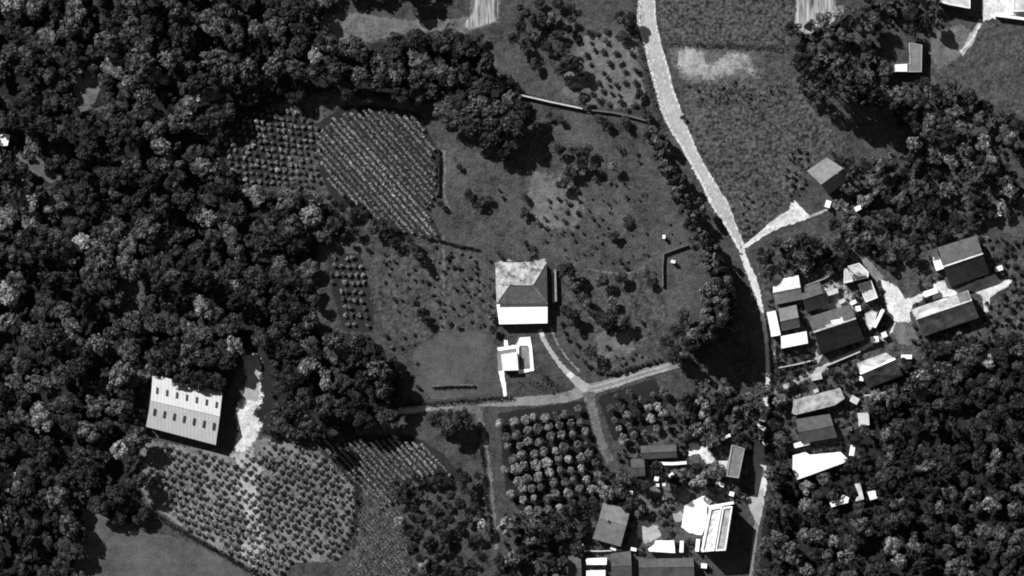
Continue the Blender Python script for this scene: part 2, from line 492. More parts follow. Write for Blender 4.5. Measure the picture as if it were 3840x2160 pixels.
# main road and its bright edges
RL = [(2395, -80), (2393, 0), (2386, 86), (2416, 168), (2434, 261), (2457, 335), (2475, 410), (2505, 477), (2547, 540), (2587, 615), (2628, 689), (2662, 764),
      (2714, 838), (2755, 913), (2776, 948)]
RR = [(2453, -80), (2455, 0), (2461, 86), (2480, 168), (2509, 261), (2525, 335), (2555, 410), (2577, 477), (2604, 540), (2640, 615), (2685, 689), (2733, 764),
      (2760, 838), (2789, 913), (2795, 948)]
ribbon("road", RL, RR, 0.030, M["road"], 1.5)
for f0, f1 in ((.26, .38), (.60, .72)):
    ribbon("wheel_track", [(a[0] + (b[0] - a[0]) * f0, a[1]) for a, b in zip(RL, RR)], [(a[0] + (b[0] - a[0]) * f1, a[1]) for a, b in zip(RL, RR)], 0.032, M["track_wear"], 3.0)
ribbon("road_shoulder", [(x + 1, y) for x, y in RL], [(x + 11, y) for x, y in RL], 0.036, M["edge"], 2.0)
ribbon("road_shoulder", [(x - 8, y) for x, y in RR], [(x - 1, y) for x, y in RR], 0.036, M["edge"], 2.0)
path("road", [(2783, 946), (2800, 995), (2824, 1050), (2838, 1090), (2850, 1140), (2872, 1250), (2882, 1400), (2870, 1520), (2848, 1640), (2846, 1720), (2856, 1790), (2850, 1860)],
     [20, 24, 28, 22, 16, 14, 14, 22, 34, 46, 44, 40], 0.026, M["edge"], 2)  # narrowed to the sunlit strip of the road, its shaded width left out
path("road", [(2850, 1855), (2842, 1930), (2832, 2010), (2822, 2090), (2812, 2180), (2806, 2260)], [34, 24, 16, 14, 14, 14], 0.024, M["track"], 2)
sheet("road", [(2797, 1868), (2830, 1855), (2862, 1830), (2866, 1890), (2846, 1972), (2815, 1920)], 0.034, M["road"], 2)
sheet("side_track", [(2776, 935), (2800, 930), (2850, 895), (2900, 866), (2945, 848), (2990, 834), (3042, 816), (3010, 782), (2978, 749), (2962, 765), (2957, 790),
                     (2925, 806), (2885, 836), (2836, 882), (2792, 916)], 0.042, M["gravel"], 2.2)
path("side_track", [(3036, 812), (3070, 800), (3105, 785), (3118, 765)], [10, 9, 9, 8], 0.03, M["bare"], 2)
# farm track
path("farm_track", [(1494, 1540), (1560, 1536), (1616, 1527), (1760, 1515), (1900, 1508), (2020, 1502), (2117, 1492), (2200, 1462), (2290, 1440), (2405, 1402), (2500, 1376), (2560, 1362)],
     [26, 28, 28, 22, 30, 36, 36, 46, 36, 34, 30, 26], 0.020, M["track"], 2)
path("wheel_rut", [(2190, 1458), (2290, 1432), (2405, 1396), (2510, 1368)], 6, 0.028, M["rut"], 1.2)
path("wheel_rut", [(2190, 1474), (2290, 1452), (2405, 1414), (2510, 1384)], 6, 0.028, M["rut"], 1.2)
path("wheel_rut", [(1494, 1540), (1550, 1538), (1612, 1526)], 20, 0.028, M["rut"], 2)
path("driveway", [(2024, 1236), (2038, 1275), (2062, 1312), (2098, 1365), (2130, 1400), (2170, 1436), (2205, 1462)], [18, 16, 15, 17, 22, 32, 38], 0.030, M["rut"], 2)
path("driveway", [(2030, 1246), (2036, 1262)], 16, 0.038, M["gravel"], 1)
path("driveway", [(2128, 1398), (2146, 1416)], 20, 0.038, M["gravel"], 2)
path("footpath", [(2064, 1225), (2086, 1280), (2122, 1340), (2180, 1400)], [6, 6, 7, 6], 0.026, M["track"], 2)
path("footpath", [(2205, 1470), (2222, 1540), (2240, 1610), (2262, 1680), (2290, 1730)], [44, 36, 34, 36, 30], 0.026, M["dry"], 4)
path("footpath", [(1790, 1525), (1802, 1580), (1816, 1680), (1832, 1800), (1838, 1900), (1852, 1975), (1862, 2060)], [26, 24, 30, 34, 36, 24, 16], 0.026, M["dry"], 4)
path("footpath", [(1700, 1530), (1780, 1530), (1810, 1560)], [30, 40, 20], 0.023, M["dry"], 5)
sheet("gravel_yard", [(916, 1338), (978, 1345), (975, 1440), (985, 1500), (970, 1530), (950, 1545), (962, 1570), (985, 1590), (960, 1640), (930, 1690), (905, 1705), (880, 1690),
                      (893, 1620), (888, 1530), (905, 1500), (930, 1485), (925, 1400)], 0.020, M["gravel"], 7)
path("gravel_track", [(945, 1330), (948, 1420), (940, 1500)], [52, 44, 60], 0.026, M["rut"], 4)
# village lanes
sheet("village_yard", [(3300, 1045), (3345, 1065), (3372, 1085), (3395, 1120), (3420, 1118), (3470, 1095), (3490, 1110), (3420, 1145), (3410, 1190), (3425, 1215), (3390, 1215),
                       (3362, 1235), (3325, 1260), (3318, 1246), (3350, 1215), (3352, 1190), (3330, 1165), (3318, 1110)], 0.030, M["gravel"], 2)
sheet("village_yard", [(3496, 1100), (3503, 1060), (3540, 1052), (3556, 1082), (3580, 1088), (3660, 1052), (3735, 1028), (3748, 1048), (3800, 1050), (3780, 1075), (3738, 1095), (3715, 1115), (3705, 1170),
                       (3690, 1170), (3685, 1110), (3640, 1090), (3570, 1110), (3500, 1122)], 0.034, M["gravel"], 2)
path("lane", [(3225, 955), (3265, 1000), (3300, 1050)], [22, 26, 40], 0.026, M["track"], 3)
path("lane", [(3330, 1255), (3290, 1278), (3220, 1315), (3170, 1335), (3100, 1375), (3040, 1402), (2985, 1430), (2915, 1465)], [18, 16, 14, 16, 18, 22, 18, 18], 0.026, M["bare"], 3)
path("lane", [(2911, 1455), (2912, 1500), (2924, 1545)], 12, 0.024, M["track"], 2)
path("lane", [(3240, 1480), (3330, 1465), (3440, 1450), (3520, 1400), (3590, 1330)], 12, 0.022, M["track"], 2)
sheet("village_yard", [(3360, 1210), (3420, 1205), (3450, 1270), (3420, 1300), (3370, 1290), (3350, 1250)], 0.022, M["dry"], 5)
sheet("village_yard", [(2890, 1290), (2905, 1290), (2918, 1370), (2904, 1365)], 0.022, M["gravel"], 2)
sheet("village_yard", [(3030, 1310), (3060, 1300), (3085, 1330), (3070, 1360), (3040, 1360), (3062, 1335)], 0.022, M["bare"], 2)
sheet("village_yard", [(3410, 1400), (3440, 1385), (3478, 1390), (3470, 1412), (3440, 1412), (3425, 1435), (3412, 1420)], 0.022, M["gravel"], 2)
sheet("village_yard", [(3090, 1095), (3130, 1060), (3170, 1075), (3170, 1110), (3110, 1115)], 0.022, M["bare"], 4)
sheet("yard", [(2578, 1660), (2615, 1662), (2650, 1685), (2690, 1730), (2650, 1740), (2620, 1700), (2585, 1712)], 0.022, M["gravel"], 4)
sheet("yard", [(2392, 1950), (2430, 1955), (2465, 1975), (2480, 2010), (2420, 2040), (2390, 2010)], 0.022, M["bare"], 5)
sheet("yard", [(2566, 1898), (2600, 1876), (2643, 1858), (2672, 1880), (2652, 1900), (2648, 1960), (2632, 2008), (2584, 1998), (2555, 1976)], 0.030, M["paving"], 1)
sheet("yard", [(2510, 1935), (2560, 1915), (2560, 1950), (2530, 1962)], 0.024, M["bare"], 3)
path("footpath", [(3680, 78), (3660, 110), (3640, 150), (3605, 205)], [20, 16, 30, 14], 0.030, M["bare"], 3)
path("footpath", [(3674, 90), (3652, 140), (3600, 195)], [6, 10, 6], 0.036, M["gravel"], 2)
sheet("yard", [(3690, -80), (3960, -80), (3960, 68), (3738, 55), (3730, 68), (3690, 80), (3680, 40)], 0.030, M["gravel"], 3)
path("footpath", [(3340, 570), (3352, 640), (3355, 700), (3375, 780)], [22, 26, 24, 20], 0.024, M["dry"], 3)
sheet("bare_soil", [(870, 1700), (950, 1690), (985, 1760), (960, 1850), (1000, 1960), (1000, 2060), (950, 2130), (900, 2080), (930, 1950), (880, 1850), (900, 1780)], 0.030, M["bare"], 10)
sheet("grass_plot", [(3180, 860), (3240, 850), (3290, 900), (3280, 960), (3220, 960)], 0.022, M["dry"], 10)
sheet("grass_field", [(3640, 770), (3780, 740), (3960, 720), (3960, 860), (3840, 900), (3700, 850)], 0.022, M["meadow"], 10)
sheet("yard", [(3010, 1090), (3160, 1075), (3220, 1130), (3200, 1180), (3090, 1160), (3020, 1130)], 0.020, M["bare"], 12)
# house terrace
sheet("terrace", [(1863, 1305), (1932, 1294), (1948, 1264), (1990, 1262), (1998, 1310), (2004, 1392), (1946, 1402), (1938, 1392), (1868, 1396)], 0.030, M["track"], 1)
path("garden_path", [(1880, 1390), (1884, 1420), (1890, 1450), (1895, 1488)], [20, 18, 15, 12], 0.034, M["paving"], 1)
path("garden_path", [(1866, 1310), (1934, 1300)], 13, 0.040, M["paving"], 1)
path("garden_path", [(1897, 1275), (1898, 1302)], 14, 0.046, M["paving"], 1)
sheet("garden_bed", [(1868, 985), (1900, 975), (1960, 985), (2045, 970), (2048, 1010), (1860, 1010)], 0.020, M["bare"], 4)
path("garden_path", [(2075, 1018), (2078, 1080), (2080, 1135)], 15, 0.030, M["bare"], 1)


# ------------------------------------------------------------------ buildings
BUILD_POLYS = []


def prism(bm, pts2, z0, z1):
    """closed prism over pixel polygon, at its own height"""
    lo = [bm.verts.new(W(x, y, 0) + Vector((0, 0, z0))) for x, y in pts2]
    hi = []
    for x, y in pts2:
        p = W(x, y, 0)
        hi.append(bm.verts.new((p.x, p.y, z1)))
    n = len(pts2)
    bm.faces.new(lo); bm.faces.new(hi)
    for i in range(n):
        bm.faces.new([lo[i], lo[(i + 1) % n], hi[(i + 1) % n], hi[i]])


def centroid(p):
    return sum(a for a, b in p) / len(p), sum(b for a, b in p) / len(p)


def inset(poly, d):
    """move each edge of a pixel polygon inwards by d pixels (d < 0: outwards)"""
    n = len(poly)
    area = sum(poly[i][0] * poly[(i + 1) % n][1] - poly[(i + 1) % n][0] * poly[i][1] for i in range(n))
    sgn = 1 if area > 0 else -1
    out = []
    for i in range(n):
        p, c, q = poly[i - 1], poly[i], poly[(i + 1) % n]
        def nrm(a, b):
            l = math.hypot(b[0] - a[0], b[1] - a[1]) + 1e-9
            return (-(b[1] - a[1]) / l * sgn, (b[0] - a[0]) / l * sgn)
        n1, n2 = nrm(p, c), nrm(c, q)
        k = 1 + n1[0] * n2[0] + n1[1] * n2[1]
        k = max(k, 0.35)
        out.append((c[0] + d * (n1[0] + n2[0]) / k, c[1] + d * (n1[1] + n2[1]) / k))
    return out


def at_h(poly, h):
    """where a point measured on the roof at height h stands on the ground plan"""
    k = 1.0 - h / CAM_H
    return [(1920 + (x - 1920) * k, 1080 + (y - 1080) * k) for x, y in poly]


def wall_box(parent, name, a, b, t0, t1, z0, z1, mat, out=0.05):
    """a door or window set on the wall line a-b (metres, local to world), proud of the wall"""
    d = (b - a); L = d.length
    if L < 0.1: return None
    u = d / L
    nrm = Vector((u.y, -u.x, 0))
    bm = bmesh.new()
    p0 = a + u * (t0 * L); p1 = a + u * (t1 * L)
    vs8 = []
    for z in (z0, z1):
        for p, o in ((p0, -0.02), (p1, -0.02), (p1, out), (p0, out)):
            q = p + nrm * o
            vs8.append(bm.verts.new((q.x, q.y, z)))
    for f in ((0, 1, 2, 3), (4, 5, 6, 7), (0, 1, 5, 4), (1, 2, 6, 5), (2, 3, 7, 6), (3, 0, 4, 7)):
        bm.faces.new([vs8[i] for i in f])
    o = link(name, from_bm(name, bm), mat)
    o.parent = parent
    o.matrix_parent_inverse = parent.matrix_world.inverted()
    return o


def child(root, name, bm, mat):
    me = from_bm(name, bm)
    me.transform(__import__("mathutils").Matrix.Translation(-root.location))
    return link(name, me, mat, root)


def openings(root, poly, h, door=True):
    """door and windows on the walls"""
    area = sum(poly[i][0] * poly[(i + 1) % len(poly)][1] - poly[(i + 1) % len(poly)][0] * poly[i][1] for i in range(len(poly)))
    p = poly if area > 0 else poly[::-1]          # clockwise on the plan: outside is on the right
    n = len(p)
    done = False
    for i in range(n):
        a, b = W(*p[i]), W(*p[(i + 1) % n])
        L = (b - a).length
        if L < 3.0: continue
        a.z = b.z = 0
        a -= root.location; b -= root.location
        k = max(1, int(L / 3.2))
        for q in range(k):
            c = (q + 0.5) / k
            hw = 0.5 / L
            zt = min(2.1, h - 0.35)
            if door and not done and q == k // 2:
                o = box_on(root, "door", a, b, c - hw, c + hw, 0.02, zt, M["door"]); done = True
            elif zt > 1.5:
                o = box_on(root, "window", a, b, c - hw, c + hw, 0.95, zt, M["glass"])


def box_on(root, name, a, b, t0, t1, z0, z1, mat):
    d = b - a; L = d.length; u = d / L
    nrm = Vector((-u.y, u.x, 0))
    bm = bmesh.new()
    p0, p1 = a + u * (t0 * L), a + u * (t1 * L)
    v = []
    for z in (z0, z1):
        for p, o in ((p0, -0.03), (p1, -0.03), (p1, 0.05), (p0, 0.05)):
            q = p + nrm * o
            v.append(bm.verts.new((q.x, q.y, z)))
    for f in ((0, 1, 2, 3), (4, 5, 6, 7), (0, 1, 5, 4), (1, 2, 6, 5), (2, 3, 7, 6), (3, 0, 4, 7)):
        bm.faces.new([v[i] for i in f])
    return link(name, from_bm(name, bm), mat, root)


def flat_building(name, poly, h, roof, wall, label, cat="building", parapet=0.35, door=True, group=None, pw=3.0):
    BUILD_POLYS.append(poly)
    pl = at_h(poly, h)
    c = W(*centroid(pl)); c.z = 0
    root = empty(name, c)
    tag(root, label, cat, group)
    bm = bmesh.new(); prism(bm, inset(pl, 1.0), -0.05, h - 0.12)
    child(root, "wall", bm, wall)
    bm = bmesh.new(); prism(bm, pl if not parapet else inset(pl, 0.4), h - 0.12, h)
    child(root, "roof", bm, roof)
    if parapet:
        bm = bmesh.new()
        o, i_ = pl, inset(pl, pw)
        n = len(pl)
        vo = [[bm.verts.new((W(*q).x, W(*q).y, z)) for q in ring] for ring, z in ((o, h - 0.15), (o, h + parapet), (i_, h + parapet), (i_, h - 0.15))]
        for a in range(4):
            for k in range(n):
                bm.faces.new([vo[a][k], vo[a][(k + 1) % n], vo[(a + 1) % 4][(k + 1) % n], vo[(a + 1) % 4][k]])
        child(root, "parapet", bm, wall)
    if door:
        openings(root, inset(pl, 1.0), h)
    return root


def slab(bm, quad, t=0.14):
    """quad: four world points, thickened downwards"""
    n = (quad[1] - quad[0]).cross(quad[-1] - quad[0]).normalized()
    if n.z < 0: n = -n
    hi = [bm.verts.new(p) for p in quad]
    lo = [bm.verts.new(p - n * t) for p in quad]
    m = len(quad)
    bm.faces.new(hi); bm.faces.new(lo)
    for i in range(m):
        bm.faces.new([hi[i], hi[(i + 1) % m], lo[(i + 1) % m], lo[i]])


def gable_building(name, e0, e1, r1, r0, e2, e3, he, hr, roof, wall, label, cat="house", he2=None, roof2=None, chimney=None, door=True, cap=None, capw=0.16):
    """e0-e1: upper eave, r0-r1: ridge, e3-e2: lower eave (photo pixels measured on the roof)"""
    he2 = he if he2 is None else he2
    BUILD_POLYS.append([e0, e1, r1, e2, e3, r0])
    P = {k: at_h([v], z)[0] for k, v, z in (("e0", e0, he), ("e1", e1, he), ("r0", r0, hr), ("r1", r1, hr), ("e2", e2, he2), ("e3", e3, he2))}
    c = W(*centroid(list(P.values()))); c.z = 0
    root = empty(name, c)
    tag(root, label, cat)
    V = {k: Vector((W(*P[k]).x, W(*P[k]).y, z)) for k, z in (("e0", he), ("e1", he), ("r0", hr), ("r1", hr), ("e2", he2), ("e3", he2))}
    bm = bmesh.new(); slab(bm, [V["e0"], V["e1"], V["r1"], V["r0"]])
    slab(bm, [V["r0"], V["r1"], V["e2"], V["e3"]])
    if roof2 is None:
        rf = child(root, "roof", bm, roof)
    else:
        bm.free()
        bm = bmesh.new(); slab(bm, [V["e0"], V["e1"], V["r1"], V["r0"]]); rf = child(root, "roof", bm, roof)
        bm = bmesh.new(); slab(bm, [V["r0"], V["r1"], V["e2"], V["e3"]]); child(root, "roof", bm, roof2)
    # ridge cap: a sub-part that runs along the top
    bm = bmesh.new()
    u = (V["r1"] - V["r0"]).normalized(); s_ = Vector((-u.y, u.x, 0)) * capw
    dn = (V["e0"].lerp(V["e1"], .5) - V["r0"].lerp(V["r1"], .5)); sd = dn.normalized() * capw + Vector((0, 0, .06))
    dn2 = (V["e3"].lerp(V["e2"], .5) - V["r0"].lerp(V["r1"], .5)); sd2 = dn2.normalized() * .18 + Vector((0, 0, .06))
    a, b = V["r0"] - u * 0.05, V["r1"] + u * 0.05
    ring = []
    for p in (a, b):
        ring.append([bm.verts.new(p + sd), bm.verts.new(p + Vector((0, 0, 0.09))), bm.verts.new(p + sd2), bm.verts.new(p + Vector((0, 0, -.02)))])
    bm.faces.new(ring[0]); bm.faces.new(ring[1])
    for i in range(4):
        bm.faces.new([ring[0][i], ring[0][(i + 1) % 4], ring[1][(i + 1) % 4], ring[1][i]])
    me = from_bm("ridge_cap", bm); me.transform(__import__("mathutils").Matrix.Translation(-c))
    link("ridge_cap", me, cap or roof, rf)
    # walls, a little inside the eaves, gable ends up to the ridge
    ins = inset([P["e0"], P["e1"], P["e2"], P["e3"]], 3.5)
    lo = [W(*q) for q in ins]
    bm = bmesh.new()
    zr = [he - 0.02, he - 0.02, he2 - 0.02, he2 - 0.02]
    bl = [bm.verts.new((p.x, p.y, -0.05)) for p in lo]
    bh = [bm.verts.new((p.x, p.y, z)) for p, z in zip(lo, zr)]
    m01 = V["r0"] + u * 0.28; m11 = V["r1"] - u * 0.28
    rt0 = bm.verts.new((m01.x, m01.y, hr - 0.22)); rt1 = bm.verts.new((m11.x, m11.y, hr - 0.22))
    bm.faces.new([bl[0], bl[1], bh[1], bh[0]]); bm.faces.new([bl[2], bl[3], bh[3], bh[2]])
    bm.faces.new([bl[1], bl[2], bh[2], rt1, bh[1]]); bm.faces.new([bl[3], bl[0], bh[0], rt0, bh[3]])
    child(root, "wall", bm, wall)
    if chimney:
        t, s2 = chimney
        p = V["r0"].lerp(V["r1"], t)
        bm = bmesh.new()
        bmesh.ops.create_cube(bm, size=1.0)
        for v in bm.verts:
            v.co = Vector((p.x + v.co.x * s2, p.y + v.co.y * s2, hr - 0.3 + (v.co.z + 0.5) * 1.2))
        me = from_bm("chimney", bm); me.transform(__import__("mathutils").Matrix.Translation(-c))
        link("chimney", me, M["stone_wall"], rf)
    if door:
        openings(root, ins, min(he, he2))
    root["_v"] = 0
    del root["_v"]
    return root, V, c


def vents_on(root, V, c, n, up, mat):
    """a row of n raised roof vents on one slope"""
    e0, e1, r0, r1 = (V["e0"], V["e1"], V["r0"], V["r1"]) if up else (V["e3"], V["e2"], V["r0"], V["r1"])
    for i in range(n):
        t = (i + 0.55) / n
        a, b = r0.lerp(r1, t), e0.lerp(e1, t)
        sl = (b - a).normalized(); u = (r1 - r0).normalized()
        nn = sl.cross(u).normalized()
        if nn.z < 0: nn = -nn
        f0, f1 = (0.30, 0.54) if up else (0.26, 0.50)
        p0, p1 = a.lerp(b, f0), a.lerp(b, f1)
        bm = bmesh.new()
        v = []
        for h_ in (-0.02, 0.28):
            for p, s_ in ((p0, -.32), (p0, .32), (p1, .32), (p1, -.32)):
                v.append(bm.verts.new(p + u * s_ + nn * h_ - c))
        for f in ((0, 1, 2, 3), (4, 5, 6, 7), (0, 1, 5, 4), (1, 2, 6, 5), (2, 3, 7, 6), (3, 0, 4, 7)):
            bm.faces.new([v[k] for k in f])
        link("roof_vent", from_bm("roof_vent", bm), mat, root)


def wall_run(name, pts, h, t, mat, label, cat="wall", group=None, capmat=None):
    """a free-standing wall along a pixel line"""
    P = [W(x, y) for x, y in pts]
    c = P[0].lerp(P[-1], .5)
    root = empty(name, c); tag(root, label, cat, group)
    def strip(bm, w, z0, z1):
        L_, R_ = [], []
        for i, p in enumerate(P):
            d = (P[min(i + 1, len(P) - 1)] - P[max(i - 1, 0)]).normalized(); s_ = Vector((-d.y, d.x, 0)) * w / 2
            L_.append(p + s_); R_.append(p - s_)
        ring = [[bm.verts.new((q.x, q.y, z)) for q, z in ((a, z0), (b, z0), (b, z1), (a, z1))] for a, b in zip(L_, R_)]
        bm.faces.new(ring[0]); bm.faces.new(ring[-1])
        for r_, s2 in zip(ring, ring[1:]):
            for k in range(4):
                bm.faces.new([r_[k], r_[(k + 1) % 4], s2[(k + 1) % 4], s2[k]])
    bm = bmesh.new(); strip(bm, t, -0.05, h); child(root, "wall_body", bm, mat)
    bm = bmesh.new(); strip(bm, t + 0.12, h, h + 0.08); child(root, "coping", bm, capmat or mat)
    return root


# --- main house: hip roof of weathered tile with sun and shade coloured into its slopes, flat white extension on its lower side
def main_house():
    he, hr = 4.6, 7.3
    E = at_h([(1857, 978), (2050, 1000), (2053, 1138), (1862, 1140)], he)
    E[0] = (E[0][0], 984); E[1] = (E[1][0], 984)
    R0, R1 = at_h([(1911, 1069), (1999, 1069)], hr)
    BUILD_POLYS.append([(1855, 970), (2056, 970), (2056, 1220), (1858, 1220)])
    c = W(1955, 1062); root = empty("hipped_house", c)
    tag(root, "house with a mottled hipped tile roof beside its flat white roofed extension", "house")
    v = [Vector((W(*p).x, W(*p).y, he)) for p in E]
    r0 = Vector((W(*R0).x, W(*R0).y, hr)); r1 = Vector((W(*R1).x, W(*R1).y, hr))
    rf = None
    for quad, m in (([v[0], v[1], r1, r0], M["r_lit_tile"]), ([v[1], v[2], r1], M["r_shade_and_patch"]), ([v[2], v[3], r0, r1], M["r_shade_and_patch"]), ([v[3], v[0], r0], M["r_lit_tile"])):  # sunward slopes coloured pale, slopes turned from the sun coloured dark
        bm = bmesh.new(); slab(bm, quad, 0.12)
        o = child(root, "roof_slope", bm, m)
        rf = rf or o
    # hip ridges
    for a, b in ((v[0], r0), (v[3], r0), (v[1], r1), (v[2], r1), (r0, r1)):
        bm = bmesh.new()
        d = (b - a).normalized(); s_ = Vector((-d.y, d.x, 0)).normalized() * 0.16
        ring = [[bm.verts.new(p + q) for q in (s_, Vector((0, 0, .12)), -s_)] for p in (a, b)]
        bm.faces.new(ring[0]); bm.faces.new(ring[1])
        for i in range(3):
            bm.faces.new([ring[0][i], ring[0][(i + 1) % 3], ring[1][(i + 1) % 3], ring[1][i]])
        child(root, "hip_ridge", bm, M["r_lit_tile"])
    bm = bmesh.new(); prism(bm, inset(E, 5), -0.05, he - 0.05); child(root, "wall", bm, M["grey_wall"])
    openings(root, inset(E, 5), 3.2)
    flat_building("flat_extension", [(1862, 1141), (2053, 1138), (2053, 1212), (1872, 1216)], 3.4, M["r_white"], M["white_wall"],
                  "bright white flat roofed extension along the lower side of the hipped house", "building", parapet=0, door=True)


main_house()
# terrace block, pool and coping
flat_building("pool_house", [(1879, 1329), (1938, 1320), (1944, 1388), (1886, 1390)], 2.6, M["r_white"], M["white_wall"],
              "square white flat roofed pool house left of the rectangular pool", "building", parapet=0.1)


def pool():
    root = empty("swimming_pool", W(1969, 1340)); tag(root, "drained grey swimming pool ringed by a bright white coping", "pool")
    outer = [(1936, 1296), (1950, 1266), (1988, 1263), (1995, 1300), (2003, 1390), (1946, 1402), (1941, 1385)]
    ring_in = [(1946, 1302), (1952, 1296), (1980, 1296), (1984, 1305), (1989, 1383), (1948, 1386), (1946, 1370)]
    bm = bmesh.new()
    n = len(outer)
    rings = [[bm.verts.new((W(*q).x, W(*q).y, z)) for q in rr] for rr, z in ((outer, 0.0), (outer, 0.45), (ring_in, 0.45), (ring_in, 0.0))]
    for a in range(3):
        for k in range(n):
            bm.faces.new([rings[a][k], rings[a][(k + 1) % n], rings[a + 1][(k + 1) % n], rings[a + 1][k]])
    child(root, "coping", bm, M["paving"])
    bm = bmesh.new()
    f = bm.faces.new([bm.verts.new((W(*q).x, W(*q).y, 0.06)) for q in ring_in])
    child(root, "pool_floor", bm, M["pool"])
    bm = bmesh.new()
    prism(bm, [(1948, 1300), (1953, 1300), (1955, 1384), (1950, 1384)], 0.07, 0.40); child(root, "pool_edge_strip", bm, M["r_dark"])  # dark strip along the pool's left inner edge


pool()
# --- barn
barn, Vb, cb = gable_building("long_barn", (572, 1404), (834, 1470), (824, 1561), (566, 1502), (809, 1669), (547, 1600), 4.2, 7.7, M["r_barn"], M["grey_wall"],
                              "long barn with a pale two slope roof and two rows of seven dark vents", "barn")
vents_on(barn, Vb, cb, 7, True, M["vent"]); vents_on(barn, Vb, cb, 7, False, M["vent"])
def roof_patch(res, u0, u1, v0, v1, mat):
    """a patched area lying on the upper slope: u along the ridge, v from eave to ridge"""
    root, V, c = res
    def at(u, v):
        return V["e0"].lerp(V["e1"], u).lerp(V["r0"].lerp(V["r1"], u), v)
    n = (V["e1"] - V["e0"]).cross(V["r0"] - V["e0"]).normalized()
    if n.z < 0: n = -n
    bm = bmesh.new()
    slab(bm, [at(u0, v0) + n * .04, at(u1, v0) + n * .04, at(u1, v1) + n * .04, at(u0, v1) + n * .04], .03)
    child(root, "roof_patch", bm, mat)


# --- upper right houses
flat_building("corner_building", [(3409, 160), (3458, 168), (3456, 270), (3355, 270), (3355, 241), (3413, 238)], 3.3, M["r_grey"], M["grey_wall"],
              "grey L shaped flat roofed building with a white lower left wing", parapet=0.2)
flat_building("white_wing", [(3357, 242), (3402, 241), (3402, 268), (3357, 268)], 3.75, M["r_white"], M["white_wall"],
              "white flat roof deck on the lower left arm of the L shaped building", "roof deck", parapet=0, door=False)
gable_building("gabled_house", (3026, 641), (3100, 590), (3163, 631), (3079, 692), (3192, 668), (3106, 731), 5.2, 8.8, M["r_grey"], M["grey_wall"],
               "grey gabled house alone in the trees beside the crop field at the side track's end", chimney=(.7, .5))
gable_building("gabled_house", (3516, 928), (3662, 882), (3686, 953), (3539, 1002), (3710, 1026), (3564, 1076), 4.0, 9.2, M["r_dark"], M["grey_wall"],
               "dark gabled house with a narrow white porch along its left end", cap=M["r_pale"], capw=.5)
flat_building("porch", [(3484, 940), (3509, 930), (3540, 1006), (3512, 1016)], 2.7, M["r_white"], M["white_wall"], "narrow white porch roof at the left end of the dark gabled house", "porch", parapet=0, door=False)
long_ = gable_building("long_house", (3416, 1161), (3630, 1088), (3645, 1127), (3437, 1198), (3672, 1190), (3462, 1263), 3.4, 8.4, M["r_long"], M["grey_wall"],
               "long house with a pale upper roof slope right of the Y shaped gravel yard", cap=M["r_pale"], capw=.5)
wide_ = gable_building("wide_house", (3028, 1190), (3190, 1140), (3210, 1196), (3052, 1248), (3242, 1272), (3080, 1328), 4.0, 10.0, M["r_dark"], M["grey_wall"],
               "wide dark gabled house right of the bright white rectangular roof", cap=M["r_long"], capw=.7)
gable_building("small_house", (2919, 1158), (2986, 1143), (2995, 1190), (2926, 1206), (3001, 1226), (2932, 1242), 3.0, 5.2, M["r_grey"], M["grey_wall"],
               "small grey gabled house between the white strip roof and the wide dark house")
flat_building("strip_roof_shed", [(2876, 1171), (2908, 1165), (2928, 1256), (2893, 1263)], 3.0, M["r_white"], M["white_wall"],
              "narrow upright white strip roof beside the road, left of the small grey house", "shed", parapet=0)
flat_building("white_roof_building", [(2928, 1261), (3024, 1242), (3030, 1287), (2931, 1307)], 3.4, M["r_white"], M["white_wall"],
              "bright white rectangular roof just below the small grey house", parapet=0)
gable_building("white_house", (2900, 1052), (2994, 1032), (3002, 1078), (2898, 1098), (3010, 1122), (2908, 1143), 3.2, 6.2, M["r_pale"], M["white_wall"],
               "house with a bright upper slope and black lower slope nearest the road junction")
gable_building("small_house", (3000, 1082), (3075, 1058), (3086, 1100), (3010, 1124), (3100, 1146), (3024, 1172), 3.2, 6.2, M["r_dark"], M["grey_wall"],
               "small dark gabled house just right of the house nearest the road junction")
flat_building("pale_roof_building", [(3165, 1010), (3180, 998), (3222, 986), (3257, 1020), (3256, 1042), (3165, 1063)], 2.8, M["r_pale"], M["white_wall"],
              "pale many sided flat roof above the small pale rooftop with one dark dot", parapet=0.15)
flat_building("pale_roof_building", [(3218, 1066), (3267, 1051), (3292, 1116), (3247, 1134)], 3.4, M["r_pale"], M["white_wall"],
              "pale flat roof with one dark dot left of the Y shaped gravel yard", parapet=0.15)
flat_building("narrow_roof_shed", [(3308, 1158), (3318, 1163), (3284, 1230), (3274, 1226)], 4.2, M["r_white"], M["white_wall"],
              "very narrow slanting white roof between the wide dark house and the gravel yard", "shed", parapet=0, door=False)
flat_building("round_yard_store", [(3243, 1176), (3268, 1164), (3290, 1170), (3282, 1215), (3262, 1240), (3248, 1215)], 1.6, M["r_pale"], M["grey_wall"],
              "low grey store tucked against the very narrow slanting white roof", "shed", parapet=0.1, door=False)
terr_ = gable_building("terrace_house", (3213, 1362), (3322, 1322), (3358, 1348), (3228, 1404), (3386, 1408), (3256, 1456), 3.4, 8.0, M["r_long"], M["grey_wall"],
               "house with a white ridge strip below the lane, upper right of the plain grey roof", cap=M["r_white"], capw=1.0)
roof_patch(long_, .80, .985, .06, .92, M["r_shade_and_patch"]); roof_patch(long_, .10, .42, .55, .94, M["r_pale"])
roof_patch(wide_, .45, .72, .62, .94, M["r_pale"]); roof_patch(wide_, .30, .52, .78, .94, M["r_long"]); roof_patch(terr_, .05, .35, .3, .9, M["r_pale"])
